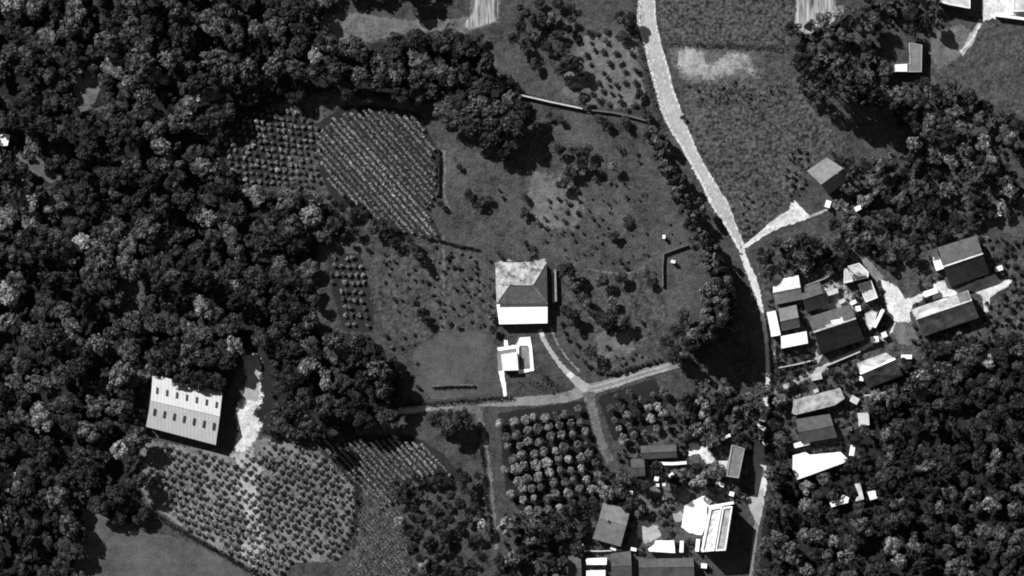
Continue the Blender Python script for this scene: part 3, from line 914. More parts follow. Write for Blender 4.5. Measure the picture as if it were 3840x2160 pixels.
flat_building("grey_roof_building", [(2978, 1499), (3150, 1455), (3168, 1494), (3130, 1520), (2985, 1556), (2970, 1550)], 4.2, M["r_long"], M["grey_wall"],
              "long plain grey roof beside the road, above the big white roof", parapet=0.0)
flat_building("square_store", [(3216, 1549), (3258, 1547), (3260, 1594), (3222, 1600)], 2.6, M["r_pale"], M["white_wall"], "square pale roofed store among garden trees right of the long plain grey roof", "shed", parapet=0)
gable_building("low_house", (2982, 1572), (3112, 1552), (3125, 1596), (2994, 1622), (3140, 1640), (3006, 1664), 2.8, 4.2, M["r_dark"], M["grey_wall"],
               "low dark roofed house just above the big white roof")
flat_building("white_hall", [(2973, 1708), (3022, 1696), (3037, 1706), (3152, 1695), (3186, 1728), (2990, 1799), (2972, 1758)], 4.4, M["r_white"], M["white_wall"],
              "big bright white roofed hall with a slanting lower edge near the lower right", "hall", parapet=0)
flat_building("white_annexe", [(2934, 1730), (2970, 1722), (2971, 1756), (2940, 1750)], 3.0, M["r_pale"], M["white_wall"], "small pale annexe at the left end of the big white hall", "building", parapet=0, door=False)
flat_building("ruined_block", [(3111, 1884), (3150, 1872), (3160, 1855), (3184, 1866), (3180, 1885), (3118, 1902)], 3.0, M["r_white"], M["white_wall"], "white stepped roof, leftmost of the broken white roofs below the hall", parapet=0, door=False)
flat_building("ruined_block", [(3205, 1815), (3226, 1812), (3240, 1872), (3208, 1880), (3212, 1866), (3222, 1860)], 3.0, M["r_pale"], M["grey_wall"], "pale hook shaped ruin, middle of the broken white roofs below the hall", parapet=0, door=False)
flat_building("ruined_block", [(3252, 1845), (3282, 1840), (3290, 1868), (3264, 1876)], 3.0, M["r_white"], M["white_wall"], "small white block, rightmost of the broken white roofs below the hall", parapet=0, door=False)
# --- lower centre farmyard
gable_building("farm_house", (2262, 1884), (2364, 1912), (2349, 1970), (2247, 1942), (2327, 2050), (2222, 2020), 4.2, 6.2, M["r_grey"], M["grey_wall"],
               "grey gabled farmhouse with a lighter upper slope left of the white yards", chimney=(.3, .5))
flat_building("white_shed", [(2430, 2058), (2452, 2044), (2458, 2027), (2528, 2027), (2532, 2074), (2434, 2068)], 3.0, M["r_white"], M["white_wall"], "white roofed shed at the lower end of the pale yard below the farmhouse", "shed", parapet=0)
flat_building("factory_block", [(2663, 1907), (2708, 1898), (2678, 2066), (2630, 2070)], 8.6, M["r_mixed"], M["white_wall"], "tall white rimmed block, left half of the twin roofed building", parapet=0.45, pw=6)
flat_building("factory_block", [(2710, 1904), (2747, 1899), (2721, 2064), (2682, 2066)], 8.6, M["r_long"], M["white_wall"], "tall grey topped block, right half of the twin roofed building", parapet=0.45, pw=5)
wall_run("boundary_wall", [(2655, 1900), (2700, 1892), (2750, 1884)], 3.0, 0.6, M["white_wall"], "thin white wall across the upper end of the twin roofed building")
gable_building("stable_block", (2402, 1672), (2535, 1668), (2537, 1692), (2404, 1698), (2540, 1716), (2406, 1722), 3.2, 4.2, M["r_dark"], M["grey_wall"],
               "long dark roofed stable above the straight white garden wall", "stable")
gable_building("dark_shed", (2365, 1722), (2414, 1718), (2418, 1752), (2366, 1754), (2420, 1784), (2368, 1788), 3.0, 3.8, M["r_dark"], M["grey_wall"],
               "small dark shed left of the straight white garden wall", "shed", door=False)
wall_run("garden_wall", [(2466, 1737), (2520, 1738), (2574, 1734)], 2.0, 0.8, M["white_wall"], "straight white garden wall below the long dark stable")
flat_building("grey_block", [(2745, 1668), (2793, 1682), (2770, 1793), (2724, 1786)], 7.0, M["r_grey"], M["grey_wall"], "tall grey block beside the road above the twin roofed building", parapet=0.3)
flat_building("pale_lean_to", [(2692, 1728), (2730, 1728), (2724, 1772), (2700, 1760)], 2.4, M["r_pale"], M["white_wall"], "pale lean-to at the left side of the tall grey roadside block", "shed", parapet=0, door=False)
flat_building("white_canopy", [(2196, 2094), (2276, 2092), (2274, 2118), (2200, 2118)], 2.8, M["r_white"], M["white_wall"], "upper of two white rectangular canopies at the bottom edge", "canopy", parapet=0, door=False)
flat_building("white_canopy", [(2199, 2140), (2270, 2138), (2270, 2200), (2199, 2200)], 2.8, M["r_white"], M["white_wall"], "lower of two white rectangular canopies, cut by the bottom edge", "canopy", parapet=0, door=False)
gable_building("bottom_house", (2290, 2075), (2365, 2066), (2368, 2120), (2292, 2124), (2370, 2180), (2294, 2180), 3.4, 4.8, M["r_dark"], M["grey_wall"],
               "dark roofed house at the bottom edge right of the two white canopies")
gable_building("bottom_shed", (2130, 2086), (2178, 2080), (2180, 2130), (2130, 2132), (2182, 2190), (2132, 2190), 3.0, 4.0, M["r_dark"], M["grey_wall"],
               "dark roofed shed at the bottom edge left of the two white canopies", "shed")
gable_building("bottom_barn", (2395, 2096), (2600, 2092), (2602, 2125), (2396, 2128), (2606, 2190), (2398, 2190), 3.4, 4.8, M["r_dark"], M["grey_wall"],
               "long dark roof at the bottom edge under the white roofed shed", "barn")
# --- top right corner
flat_building("pale_block", [(3510, -60), (3640, -60), (3638, 32), (3560, 18), (3512, 4)], 5.0, M["r_pale"], M["white_wall"], "pale roof at the top edge left of the white walled corner yard", parapet=0.2)
flat_building("corner_house", [(3800, -60), (3960, -60), (3960, 40), (3800, 44)], 3.5, M["r_pale"], M["white_wall"], "pale roof in the upper right corner behind the white wall", "house", parapet=0.2)
wall_run("yard_wall", [(3732, 58), (3840, 72), (3960, 90)], 2.2, 0.7, M["white_wall"], "long white yard wall at the upper right corner")
# --- left edge
flat_building("edge_house", [(-40, 524), (14, 500), (38, 506), (28, 546), (-40, 550)], 3.2, M["r_white"], M["white_wall"], "white roofed house cut by the left edge among trees", "house", parapet=0)
flat_building("wood_shed", [(82, 676), (92, 668), (126, 690), (120, 702)], 3.0, M["r_white"], M["white_wall"], "small slanting white shed below the grey clearing at the left edge", "shed", parapet=0, door=False)
# --- free walls
wall_run("field_wall", [(1952, 357), (2060, 382), (2185, 408)], 1.7, 0.32, M["pale_wall"], "long straight pale field wall above the open meadow")
wall_run("field_wall", [(2205, 412), (2240, 416), (2295, 422), (2360, 436), (2420, 452)], 1.2, 0.3, M["dark_stone"], "lower stone end of the field wall running on towards the road")
wall_run("side_wall", [(2081, 1010), (2083, 1070), (2084, 1130)], 1.8, 0.5, M["stone_wall"], "straight upright wall just right of the hipped house")
wall_run("plot_wall", [(2485, 1075), (2484, 1000), (2488, 952), (2530, 935), (2580, 918)], 1.2, 0.3, M["dark_stone"], "bent stone wall around the corner plot left of the road hedge")
wall_run("terrace_wall", [(1622, 1448), (1700, 1443), (1780, 1444)], 1.0, 0.3, M["dark_stone"], "low terrace wall along the lower side of the smooth lawn")

wall_run("yard_fence", [(2900, 1310), (2912, 1380), (2990, 1365), (3050, 1350)], 1.3, 0.25, M["pale_wall"], "pale fence around the plot below the bright white rectangular roof", "fence")
wall_run("yard_fence", [(3095, 1372), (3160, 1345), (3225, 1318)], 1.2, 0.25, M["pale_wall"], "pale fence along the lane below the wide dark house", "fence")
wall_run("yard_fence", [(2150, 2064), (2250, 2066), (2330, 2062)], 1.2, 0.25, M["pale_wall"], "pale fence below the grey farmhouse", "fence")
wall_run("yard_fence", [(3010, 1075), (3090, 1045), (3150, 1010)], 1.2, 0.25, M["stone_wall"], "grey fence in the gardens left of the pale many sided roof", "fence")
wall_run("yard_fence", [(3240, 1484), (3330, 1468), (3440, 1452)], 1.2, 0.25, M["pale_wall"], "pale fence below the house with a white ridge strip", "fence")

small = [(3105, 765, 11, 15, .3, "small white shed between the gabled house and the side track"), (3218, 780, 15, 10, -.5, "small slanting white shed right of the side track's end"),
         (3490, 1096, 30, 12, -.35, "small white roof left of the white house yard, above the long house"), (3746, 1007, 16, 10, -.3, "small white shed right of the dark gabled house with the porch"),
         (3218, 1157, 11, 11, -.2, "small square white shed at the wide dark house's upper right corner"), (3200, 1134, 13, 8, -.5, "small white shed just above the wide dark house"),
         (3157, 1130, 13, 8, -.5, "small pale shed left of the other shed above the wide dark house"), (3280, 1272, 17, 12, -.1, "small white shed right of the wide dark house's lower slope"),
         (3316, 1255, 11, 11, -.4, "small white shed at the lower left foot of the gravel yard"), (3400, 1338, 22, 9, 0, "small white roof right of the house with a white ridge strip"),
         (2524, 981, 9, 6, .2, "small white shed inside the stone walled corner plot"), (2490, 888, 6, 8, 0, "small white tank shed in the meadow above the corner plot"),
         (3088, 1090, 9, 9, .5, "small white shed in the gardens between two dark houses"), (2556, 2050, 8, 24, .05, "upright white shed between the white roofed shed and the twin roofed building"),
         (2616, 2045, 8, 26, .1, "upright white shed touching the twin roofed building's left foot"), (2640, 2122, 12, 10, 0.1, "small white shed in the shadow at the bottom edge"),
         (3255, 2002, 16, 11, -.4, "small pale shed in the dark trees at the lower right"), (3740, 805, 17, 9, -.3, "small white shed in the scrub near the right edge"),
         (3062, 1412, 22, 14, -.2, "pale roofed shed where the lane bends below the wide dark house"), (3205, 1500, 17, 14, .5, "pale roofed shed right of the long plain grey roof"),
         (3006, 1665, 34, 10, -.25, "thin white roof strip just above the big white hall")]
small += [(3120, 1096, 26, 10, -.3, "long pale shed above the wide dark house, left of the two small ones"), (3066, 1150, 9, 7, .3, "tiny pale shed in the black gap above the wide dark house's left end"),
          (2700, 1815, 18, 8, .4, "pale shed among bushes above the white paved yard"), (2462, 1795, 9, 9, .2, "small white shed in the gardens below the straight white garden wall"), (2520, 1778, 16, 6, -.7, "narrow slanting white shed below the straight white garden wall"),
          (2466, 1820, 7, 7, 0, "left of two tiny white sheds below the garden wall"), (2490, 1816, 7, 7, 0, "right of two tiny white sheds below the garden wall"), (2366, 1848, 7, 8, .2, "tiny white shed above the grey farmhouse"),
          (2376, 2060, 12, 7, .2, "white shed at the grey farmhouse's lower right foot"), (2176, 2042, 11, 8, -.5, "white shed at the grey farmhouse's lower left foot"), (2300, 2056, 12, 7, .4, "white shed between the farmhouse and the dark house at the bottom edge"),
          (2744, 1852, 10, 9, .3, "small white shed just above the tall grey topped block"), (2560, 1640, 8, 10, 0, "small white shed right of the long dark stable"), (2722, 1640, 22, 6, -.5, "slanting white shed at the top of the tall grey block"),
          (2660, 1668, 12, 12, 0, "pale shed between the pale yard and the tall grey block"), (3060, 1466, 10, 7, -.3, "tiny pale shed above the plain grey roof"), (3230, 1420, 9, 9, .2, "small pale shed at the left foot of the house with a white ridge strip"),
          (3585, 1120, 9, 7, -.3, "tiny pale shed above the middle of the long house"), (3196, 1690, 10, 22, .15, "upright pale shed at the right end of the big white hall")]
for x, y, hw, hh, a, lab in small:
    ca, sa = math.cos(a), math.sin(a)
    q = [(x + ca * u * hw - sa * v * hh, y + sa * u * hw + ca * v * hh) for u, v in ((-.9, -.9), (.9, -.9), (.9, .9), (-.9, .9))]
    q = [(x + (px - x) * .55, y + (py - y) * .55) for px, py in q] if max(hw, hh) < 0 else q
    m_ = M["r_white"] if "white" in lab and max(hw, hh) > 8 else M["r_mixed"] if "white" in lab else M["r_pale"]
    flat_building("garden_shed", [((px + x) / 2, (py + y) / 2) for px, py in q] if False else q, 2.2, m_, M["white_wall"], lab, "shed", parapet=0, door=False)


# ------------------------------------------------------------------ vegetation
def leaf_cloud(r, lobes, n_per, size):
    out = []
    for cx, cy, cz, lr in lobes:
        k = max(6, int(n_per * (lr ** 2)))
        d = r.normal(size=(k, 3))
        d[:, 2] = np.abs(d[:, 2]) * 0.9 - 0.25
        d /= np.linalg.norm(d, axis=1)[:, None]
        p = np.array([cx, cy, cz]) + d * (lr * r.uniform(0.7, 1.02, size=(k, 1))) * np.array([1, 1, 0.85])
        nrm = d + r.normal(size=(k, 3)) * 0.27
        nrm /= np.linalg.norm(nrm, axis=1)[:, None]
        up = r.normal(size=(k, 3))
        t1 = np.cross(nrm, up); t1 /= np.linalg.norm(t1, axis=1)[:, None]
        t2 = np.cross(nrm, t1)
        s1 = (size * r.uniform(0.6, 1.3, size=(k, 1))); s2 = s1 * r.uniform(0.5, 0.9, size=(k, 1))
        out.append(np.stack([p - t1 * s1, p - t2 * s2 + nrm * s1 * .15, p + t1 * s1, p + t2 * s2 + nrm * s1 * .15], axis=1))
    return np.concatenate(out)


def crown_lobes(r, R, hb, ht, n, kind):
    L_ = []
    if kind == "broad":
        L_.append((0, 0, hb + (ht - hb) * (.55 if R > 2 else .5), R * (.55 if R > 2 else .74)))
        for i in range(n):
            rho = R * (0.72 if R > 2 else .6) * math.sqrt(r.uniform(0.05, 1)); a = r.uniform(0, 6.283)
            lr = R * r.uniform(.2, .42) * (1.25 if n < 9 else 1.0)
            z = hb + (ht - hb) * (.28 + .58 * math.sqrt(max(0, 1 - (rho / R) ** 2))) + r.uniform(-.3, .3) * R * .3
            L_.append((rho * math.cos(a), rho * math.sin(a), min(z, ht - lr * .7), lr))
    elif kind == "tall":
        for i in range(n):
            t = (i + .5) / n
            w = R * (0.55 + 0.6 * math.sin(math.pi * min(1, .25 + t * .75)))
            rho = w * .5 * r.uniform(.1, 1); a = r.uniform(0, 6.283)
            L_.append((rho * math.cos(a), rho * math.sin(a), hb + (ht - hb) * t * .94, R * r.uniform(.38, .55)))
    elif kind == "bush":
        for i in range(n):
            rho = R * .6 * math.sqrt(r.uniform(0, 1)); a = r.uniform(0, 6.283)
            L_.append((rho * math.cos(a), rho * math.sin(a), hb + (ht - hb) * (.35 + .35 * math.sqrt(max(0, 1 - (rho / R) ** 2))), R * r.uniform(.38, .55)))
    return L_


def trunk_quads(r, R, hb, ht, rad):
    """tapered trunk with limbs, as quads"""
    Q = []
    def tube(a, b, ra, rb, n=6):
        a, b = np.array(a, float), np.array(b, float)
        d = b - a; d /= np.linalg.norm(d)
        u = np.cross(d, [0.3, 0.9, 0.1]); u /= np.linalg.norm(u); v = np.cross(d, u)
        for i in range(n):
            t0, t1 = 6.2832 * i / n, 6.2832 * (i + 1) / n
            f0, f1 = u * math.cos(t0) + v * math.sin(t0), u * math.cos(t1) + v * math.sin(t1)
            Q.append([a + f0 * ra, a + f1 * ra, b + f1 * rb, b + f0 * rb])
    top = (r.uniform(-.1, .1) * R, r.uniform(-.1, .1) * R, hb + (ht - hb) * .45)
    tube((0, 0, -.1), top, rad, rad * .5)
    for i in range(4):
        a = i * 1.57 + r.uniform(-.4, .4)
        z0 = hb * .8 + (ht - hb) * .1 * i
        b = (R * .6 * math.cos(a), R * .6 * math.sin(a), z0 + (ht - hb) * .35)
        f = min(1, z0 / top[2])
        tube((top[0] * f, top[1] * f, z0), b, rad * .4, rad * .13, 5)
    return np.array(Q)


def proto(kind, R, hb, ht, n, n_per, size, seed):
    r = np.random.default_rng(seed)
    return trunk_quads(r, R, hb, ht, 0.045 * R + .012 * ht), leaf_cloud(r, crown_lobes(r, R, hb, ht, n, kind), n_per, size)


def count_leaves(d, R):
    return d


PROTO = {}
for i in range(10):     # broad woodland trees, 3 m crown radius
    PROTO[("broad", i)] = proto("broad", 3.0, 2.2, 7.0, 5 + i * 2, 44 - i, (0.50, 0.36, 0.42, 0.32)[i % 4], 100 + i)
for i in range(4):      # large trees, 5 m crown radius
    PROTO[("large", i)] = proto("broad", 5.0, 3.0, 11.0, 24, 28, 0.50, 200 + i)
for i in range(4):      # tall poplar-like
    PROTO[("tall", i)] = proto("tall", 2.4, 1.2, 16.0, 20, 44, 0.36, 300 + i)
for i in range(4):      # small orchard trees, 1.4 m radius
    PROTO[("orchard", i)] = proto("broad", 1.4, 0.7, 2.9, 11, 150, 0.20, 400 + i)
for i in range(4):      # bushes, 1 m radius
    PROTO[("bush", i)] = proto("bush", 1.0, 0.0, 1.3, 6, 170, 0.17, 500 + i)
PR = {"broad": 3.0, "large": 5.0, "tall": 2.4, "orchard": 1.4, "bush": 1.0}
PH = {"broad": 7.0, "large": 11.0, "tall": 16.0, "orchard": 2.9, "bush": 1.3}
PN = {"broad": 10, "large": 4, "tall": 4, "orchard": 4, "bush": 4}
MESHES = {}
for k, (tq, lq) in PROTO.items():
    MESHES[k] = (quads_mesh("trunk", tq), quads_mesh("crown", lq))
    MESHES[k][0].materials.append(M["bark"])
    MESHES[k][1].materials.append(LEAF[1])
JOINED = {}
for k, (tq, lq) in PROTO.items():
    if k[0] in ("orchard", "bush"):
        q = np.concatenate([tq, lq]) if k[0] == "orchard" else lq
        idx = np.concatenate([np.ones(len(tq)), np.zeros(len(lq))]) if k[0] == "orchard" else np.zeros(len(lq))
        me = quads_mesh(k[0], q, idx)
        me.materials.append(LEAF[1]); me.materials.append(M["bark"])
        JOINED[k] = me

TREES = []      # every planted thing: dict(x, y, R px, h m, tone, form, kind, region)


def put_tree(name, x, y, Rpx, h, tone, form, with_parts=True):
    i = random.randrange(PN[form])
    s = Rpx * S / PR[form]
    sz = h / PH[form]
    loc = W(x, y, h * 0.8); loc.z = 0
    rz = random.uniform(0, 6.283)
    if not with_parts:
        o = bpy.data.objects.new(name, JOINED[(form, i)])
        COL.objects.link(o)
        o.location = loc; o.rotation_euler = (0, 0, rz); o.scale = (s * random.uniform(.9, 1.1), s, sz)
        o.material_slots[0].link = 'OBJECT'; o.material_slots[0].material = LEAF[tone]
        return o
    root = empty(name, loc, rz)
    ax_ = random.uniform(.8, 1.2)
    t = bpy.data.objects.new("trunk", MESHES[(form, i)][0])
    c = bpy.data.objects.new("crown", MESHES[(form, i)][1])
    for q in (t, c):
        COL.objects.link(q); q.parent = root; q.scale = (s * ax_, s / ax_, sz)
    c.material_slots[0].link = 'OBJECT'; c.material_slots[0].material = LEAF[tone]
    return root


# open ground that keeps no trees
ROADS = [([((a[0] + b[0]) / 2, (a[1] + b[1]) / 2) for a, b in zip(RL, RR)], 42), ([(2783, 946), (2824, 1050), (2850, 1140), (2872, 1250), (2884, 1330)], 24),
         ([(2848, 1680), (2846, 1720), (2856, 1790), (2850, 1860), (2832, 2010), (2812, 2180)], 28), ([(1494, 1540), (1760, 1515), (2117, 1492), (2290, 1440), (2560, 1362)], 24),
         ([(2024, 1236), (2098, 1365), (2205, 1462)], 14), ([(2205, 1470), (2240, 1610), (2290, 1730)], 24), ([(1790, 1525), (1816, 1680), (1838, 1900), (1862, 2060)], 24),
         ([(2790, 920), (2900, 850), (3030, 800)], 26), ([(3330, 1255), (3170, 1335), (2985, 1430), (2915, 1465)], 14), ([(3225, 955), (3300, 1050)], 20),
         ([(945, 1330), (948, 1420), (930, 1560), (910, 1690)], 34), ([(3680, 78), (3605, 205)], 20)]
OPEN = [[(268, 330), (300, 262), (340, 265), (380, 300), (365, 370), (330, 410), (300, 420)], [(45, 560), (60, 555), (95, 600), (130, 578), (245, 675), (185, 685), (100, 630)],
        [(420, 1110), (480, 1030), (540, 1060), (540, 1110), (480, 1190)], [(3300, 1045), (3372, 1085), (3470, 1095), (3420, 1145), (3425, 1215), (3325, 1260), (3350, 1190)],
        [(3500, 1050), (3735, 1028), (3800, 1050), (3700, 1170), (3500, 1120)], [(2530, 1830), (2690, 1830), (2660, 2020), (2530, 2010)], [(2380, 1930), (2480, 1970), (2480, 2040), (2380, 2040)],
        [(2570, 1650), (2660, 1680), (2690, 1740), (2580, 1720)], [(3060, 390), (3200, 340), (3340, 430), (3400, 510), (3370, 570), (3200, 590)],
        [(3270, 150), (3340, 120), (3410, 180), (3410, 240), (3350, 235)], [(2700, 1060), (2780, 1010), (2850, 1130), (2890, 1250), (2910, 1420), (2790, 1470), (2610, 1350), (2720, 1210)],
        [(3500, 110), (3660, 90), (3600, 230), (3500, 300), (3470, 200)], [(890, 1325), (1015, 1325), (1010, 1510), (985, 1600), (970, 1640), (900, 1710), (800, 1690), (560, 1640), (545, 1590), (560, 1400), (640, 1440), (830, 1510)],
        [(1232, 945), (1350, 945), (1410, 1130), (1405, 1250), (1280, 1250), (1232, 1070)],
        [(880, 410), (1000, 380), (1140, 350), (930, 430)]]


def blocked(x, y, R):
    for px, py in ((x, y), (x + R * .55, y), (x - R * .55, y), (x, y + R * .55), (x, y - R * .55)):
        for p in BUILD_POLYS:
            if inside(px, py, p): return True
    for p in OPEN:
        for px, py in ((x, y), (x + R * .6, y), (x - R * .6, y), (x, y + R * .6), (x, y - R * .6)):
            if inside(px, py, p): return True
    for pts, w in ROADS:
        for a, b in zip(pts, pts[1:]):
            if seg_dist(x, y, a, b) < w + R * .35: return True
    return False


def near(x, y, R, k=0.72):
    for t in TREES:
        if abs(t["x"] - x) < 120 and abs(t["y"] - y) < 120 and math.hypot(t["x"] - x, t["y"] - y) < k * (R + t["R"]):
            return True
    return False


def add(x, y, R, h, tone, form, kind, region=""):
    TREES.append(dict(x=x, y=y, R=R, h=h, tone=tone, form=form, kind=kind, region=region))


def scatter(poly, tries, R0, R1, tones, kind, hk=(1.9, 2.9), k=0.72, power=1.6, form=None, region="", use_block=True):
    xs = [p[0] for p in poly]; ys = [p[1] for p in poly]
    cand = []
    for _ in range(tries):
        u = random.random() ** power
        cand.append((R0 + (R1 - R0) * u, random.uniform(min(xs), max(xs)), random.uniform(min(ys), max(ys))))
    cand.sort(reverse=True)
    for R, x, y in cand:
        if not inside(x, y, poly): continue
        if kind in ("woodland_tree", "garden_tree"):
            f_ = noise.noise((x / 95.0, y / 95.0, 3.1)) + .5 * noise.noise((x / 38.0, y / 38.0, 8.7))
            if f_ < -0.24 and random.random() < .85: continue
        else:
            f_ = 0
        if near(x, y, R, k): continue
        if use_block and blocked(x, y, R): continue
        tone = random.choices(range(4), tones)[0]
        if kind in ("woodland_tree", "garden_tree"):
            st = noise.noise((x / 210.0, y / 210.0, 21.0))
            tone = random.choices(range(4), [max(.02, w_ + d_ * st) for w_, d_ in zip([q / sum(tones) for q in tones], (-1.0, .75, .25, 0))])[0]
            if R < 16 and random.random() < .15: tone = 2 if random.random() < .8 else 3
        h = max(1.0, R * S * random.uniform(*hk) * (1 + 1.1 * f_))
        f = form or ("large" if R > 46 else "broad" if R > 16 else "orchard" if R > 10 else "bush")
        add(x, y, R, h, tone, f, kind, region)


# tall trees whose long shadows make the black patches
for x, y, R, h, tn in [
        (2535, 1335, 30, 10, 1), (2565, 1325, 32, 12, 1), (2592, 1308, 34, 14, 1), (2618, 1292, 34, 16, 1), (2642, 1276, 34, 18, 2), (2664, 1258, 34, 19, 1), (2684, 1238, 36, 20, 1), (2702, 1216, 36, 21, 2),
        (2716, 1190, 34, 21, 1), (2722, 1162, 34, 20, 1), (2722, 1132, 34, 19, 2), (2718, 1104, 34, 18, 1), (2710, 1076, 32, 17, 1), (2700, 1048, 32, 15, 2), (2690, 1020, 30, 14, 1), (2676, 992, 30, 12, 1),
        (2640, 1225, 32, 15, 1), (2668, 1200, 34, 17, 1), (2684, 1165, 34, 17, 0), (2686, 1130, 32, 16, 1), (2682, 1095, 32, 15, 0), (2745, 1215, 30, 15, 0), (2750, 1180, 30, 16, 0), (2752, 1145, 30, 15, 0), (2745, 1105, 28, 14, 0), (2575, 1285, 32, 15, 0), (2605, 1262, 32, 17, 0), (2632, 1240, 32, 18, 0), (2652, 1215, 32, 18, 0), (2662, 1165, 32, 17, 0), (2664, 1130, 32, 16, 0), (2655, 1085, 30, 14, 0), (2730, 1050, 30, 15, 0), (2735, 1080, 30, 16, 0), (2720, 1010, 28, 13, 0), (2700, 980, 28, 12, 0),
        (3020, 300, 36, 17, 1), (3060, 262, 38, 19, 0), (3105, 290, 36, 20, 1), (3150, 262, 40, 21, 0), (3195, 290, 38, 21, 1), (3235, 318, 36, 20, 0), (3275, 345, 34, 19, 1),
        (3070, 330, 36, 18, 1), (3120, 340, 36, 19, 0), (3165, 330, 38, 20, 1), (3210, 345, 38, 20, 0), (3250, 370, 36, 19, 0), (3300, 385, 36, 18, 0), (3180, 240, 38, 19, 1), (3090, 225, 36, 18, 1), (3240, 50, 30, 12, 1), (3205, 90, 30, 13, 0), (3255, 100, 28, 10, 1), (3285, 60, 26, 10, 0)]:
    tn = random.choice((0, 0, 0, 1, 1, 2)); R *= random.uniform(.75, 1.15); x += random.uniform(-8, 8); y += random.uniform(-8, 8)
    add(x, y, R, h, tn, "tall" if x < 2800 else "broad", "shade_tree", "tall")
for x, y, R, h in [(1030, 250, 46, 13), (1110, 255, 44, 12), (1190, 270, 42, 12), (1270, 265, 44, 12), (1350, 285, 42, 11), (1430, 300, 42, 11), (1490, 280, 44, 11), (1560, 300, 40, 10),
                   (740, 320, 50, 14), (800, 290, 48, 14), (860, 280, 46, 14), (930, 265, 46, 13), (110, 450, 50, 13), (60, 440, 40, 12), (170, 470, 44, 13), (220, 500, 40, 12),
                   (90, 900, 46, 13), (150, 930, 44, 13), (60, 960, 40, 12), (640, 1020, 50, 13), (700, 1000, 48, 14), (760, 1040, 46, 13), (600, 1060, 42, 12),
                   (1050, 1150, 46, 10), (1110, 1165, 44, 9), (1160, 1200, 40, 8), (1340, 1290, 46, 12), (1390, 1330, 48, 13), (1420, 1390, 48, 14), (1370, 1420, 44, 12), (1440, 1450, 44, 12),
                   (700, 1330, 48, 10), (770, 1340, 50, 10), (840, 1345, 46, 9), (690, 1412, 46, 8.5), (755, 1424, 46, 8.5), (815, 1430, 42, 7.5), (640, 1385, 34, 8), (640, 1310, 44, 11),
                   (1150, 1500, 46, 12), (1220, 1520, 46, 12), (1280, 1530, 44, 12), (1100, 1540, 42, 11), (1340, 1500, 40, 11),
                   (520, 1800, 40, 10), (500, 1750, 40, 10), (500, 620, 40, 11), (280, 640, 46, 12), (560, 690, 46, 12), (300, 1120, 44, 12)]:
    add(x, y, R, h, 0 if random.random() < .7 else 1, "large", "woodland_tree", "wood")
# the big clump right of the vineyard
for x, y, R, h, tn in [(1790, 400, 58, 10, 1), (1860, 430, 62, 11, 1), (1920, 470, 60, 11, 0), (1850, 500, 56, 10, 0), (1770, 470, 54, 10, 0), (1700, 440, 46, 8, 1), (1660, 400, 44, 6, 1),
                       (1960, 420, 44, 9, 0), (1800, 330, 44, 8, 0), (1730, 380, 40, 8, 0), (1690, 1590, 52, 8, 0), (1640, 1570, 38, 7, 0), (1740, 1570, 38, 7, 0), (1900, 555, 40, 8, 0)]:
    add(x, y, R, h, tn, "large", "spreading_tree", "clump")
# lone trees and bushes of the meadow, as seen
for x, y, R, h, tn in [(2320, 553, 20, 2.5, 0), (2304, 629, 23, 4.6, 2), (2233, 668, 21, 1.6, 0), (2358, 834, 26, 1.5, 0), (2295, 884, 23, 3.0, 0), (1965, 741, 18, 2.4, 0), (1965, 800, 20, 2.8, 0),
                       (2095, 560, 25, 4, 0), (2150, 560, 26, 4, 1), (2200, 565, 26, 4.5, 0), (2180, 610, 28, 4.5, 0), (2225, 620, 22, 4, 0), (2130, 645, 26, 4, 0), (2112, 690, 28, 4.5, 0), (2160, 640, 24, 4, 1),
                       (1757, 732, 24, 3, 0), (1800, 757, 24, 3, 0), (1830, 748, 18, 2.5, 0), (1722, 625, 16, 2, 0), (1652, 765, 16, 3, 0), (2128, 1010, 38, 7, 0), (2150, 1060, 30, 5, 1),
                       (2214, 1312, 36, 6, 0), (2144, 1190, 32, 6, 0), (2120, 1165, 24, 5, 0), (2285, 1195, 42, 7, 0), (2240, 1185, 30, 5, 0), (2345, 1210, 26, 5, 0), (2188, 1125, 30, 5, 1),
                       (2293, 1128, 20, 4, 2), (2260, 1050, 28, 5, 0), (2330, 1040, 28, 4, 0), (2420, 1030, 24, 4, 1), (2440, 1060, 20, 3, 0), (2500, 1280, 30, 6, 0), (2540, 1240, 30, 6, 0), (2560, 1190, 30, 6, 1),
                       (2045, 1415, 17, 2, 0), (1540, 900, 22, 5, 0), (1555, 930, 22, 5, 0), (1572, 960, 22, 5, 0), (1590, 990, 20, 5, 0), (1560, 1140, 18, 4, 0), (1575, 1170, 20, 4.5, 0), (1595, 1200, 18, 4, 0),
                       (1450, 840, 30, 5, 0), (1400, 850, 32, 5, 0), (1480, 910, 26, 4, 0), (2010, 130, 26, 4, 1), (2110, 190, 34, 6, 0), (2130, 240, 38, 7, 0), (2095, 265, 34, 6, 0), (2003, 240, 24, 4, 0),
                       (2160, 330, 24, 4, 0), (2185, 375, 22, 4, 0), (2190, 285, 22, 4, 0), (2350, 75, 34, 6, 0), (2320, 60, 28, 5, 0), (2335, 140, 30, 3, 0), (2055, 435, 17, 3, 0), (2100, 445, 19, 3, 0), (2255, 450, 24, 3, 0),
                       (2275, 470, 20, 3, 0), (2335, 455, 24, 3, 0), (2350, 475, 18, 3, 0), (2395, 350, 22, 3, 0), (2420, 430, 26, 4, 0), (1860, 1110, 18, 2.5, 0), (1842, 1180, 20, 3, 1), (1850, 1235, 18, 3, 0),
                       (3710, 1350, 34, 5, 3), (3700, 1140, 14, 2, 0), (2560, 440, 12, 2, 0)]:
    add(x, y, R, h, tn, "broad" if R > 16 else "orchard", "meadow_tree", "meadow")
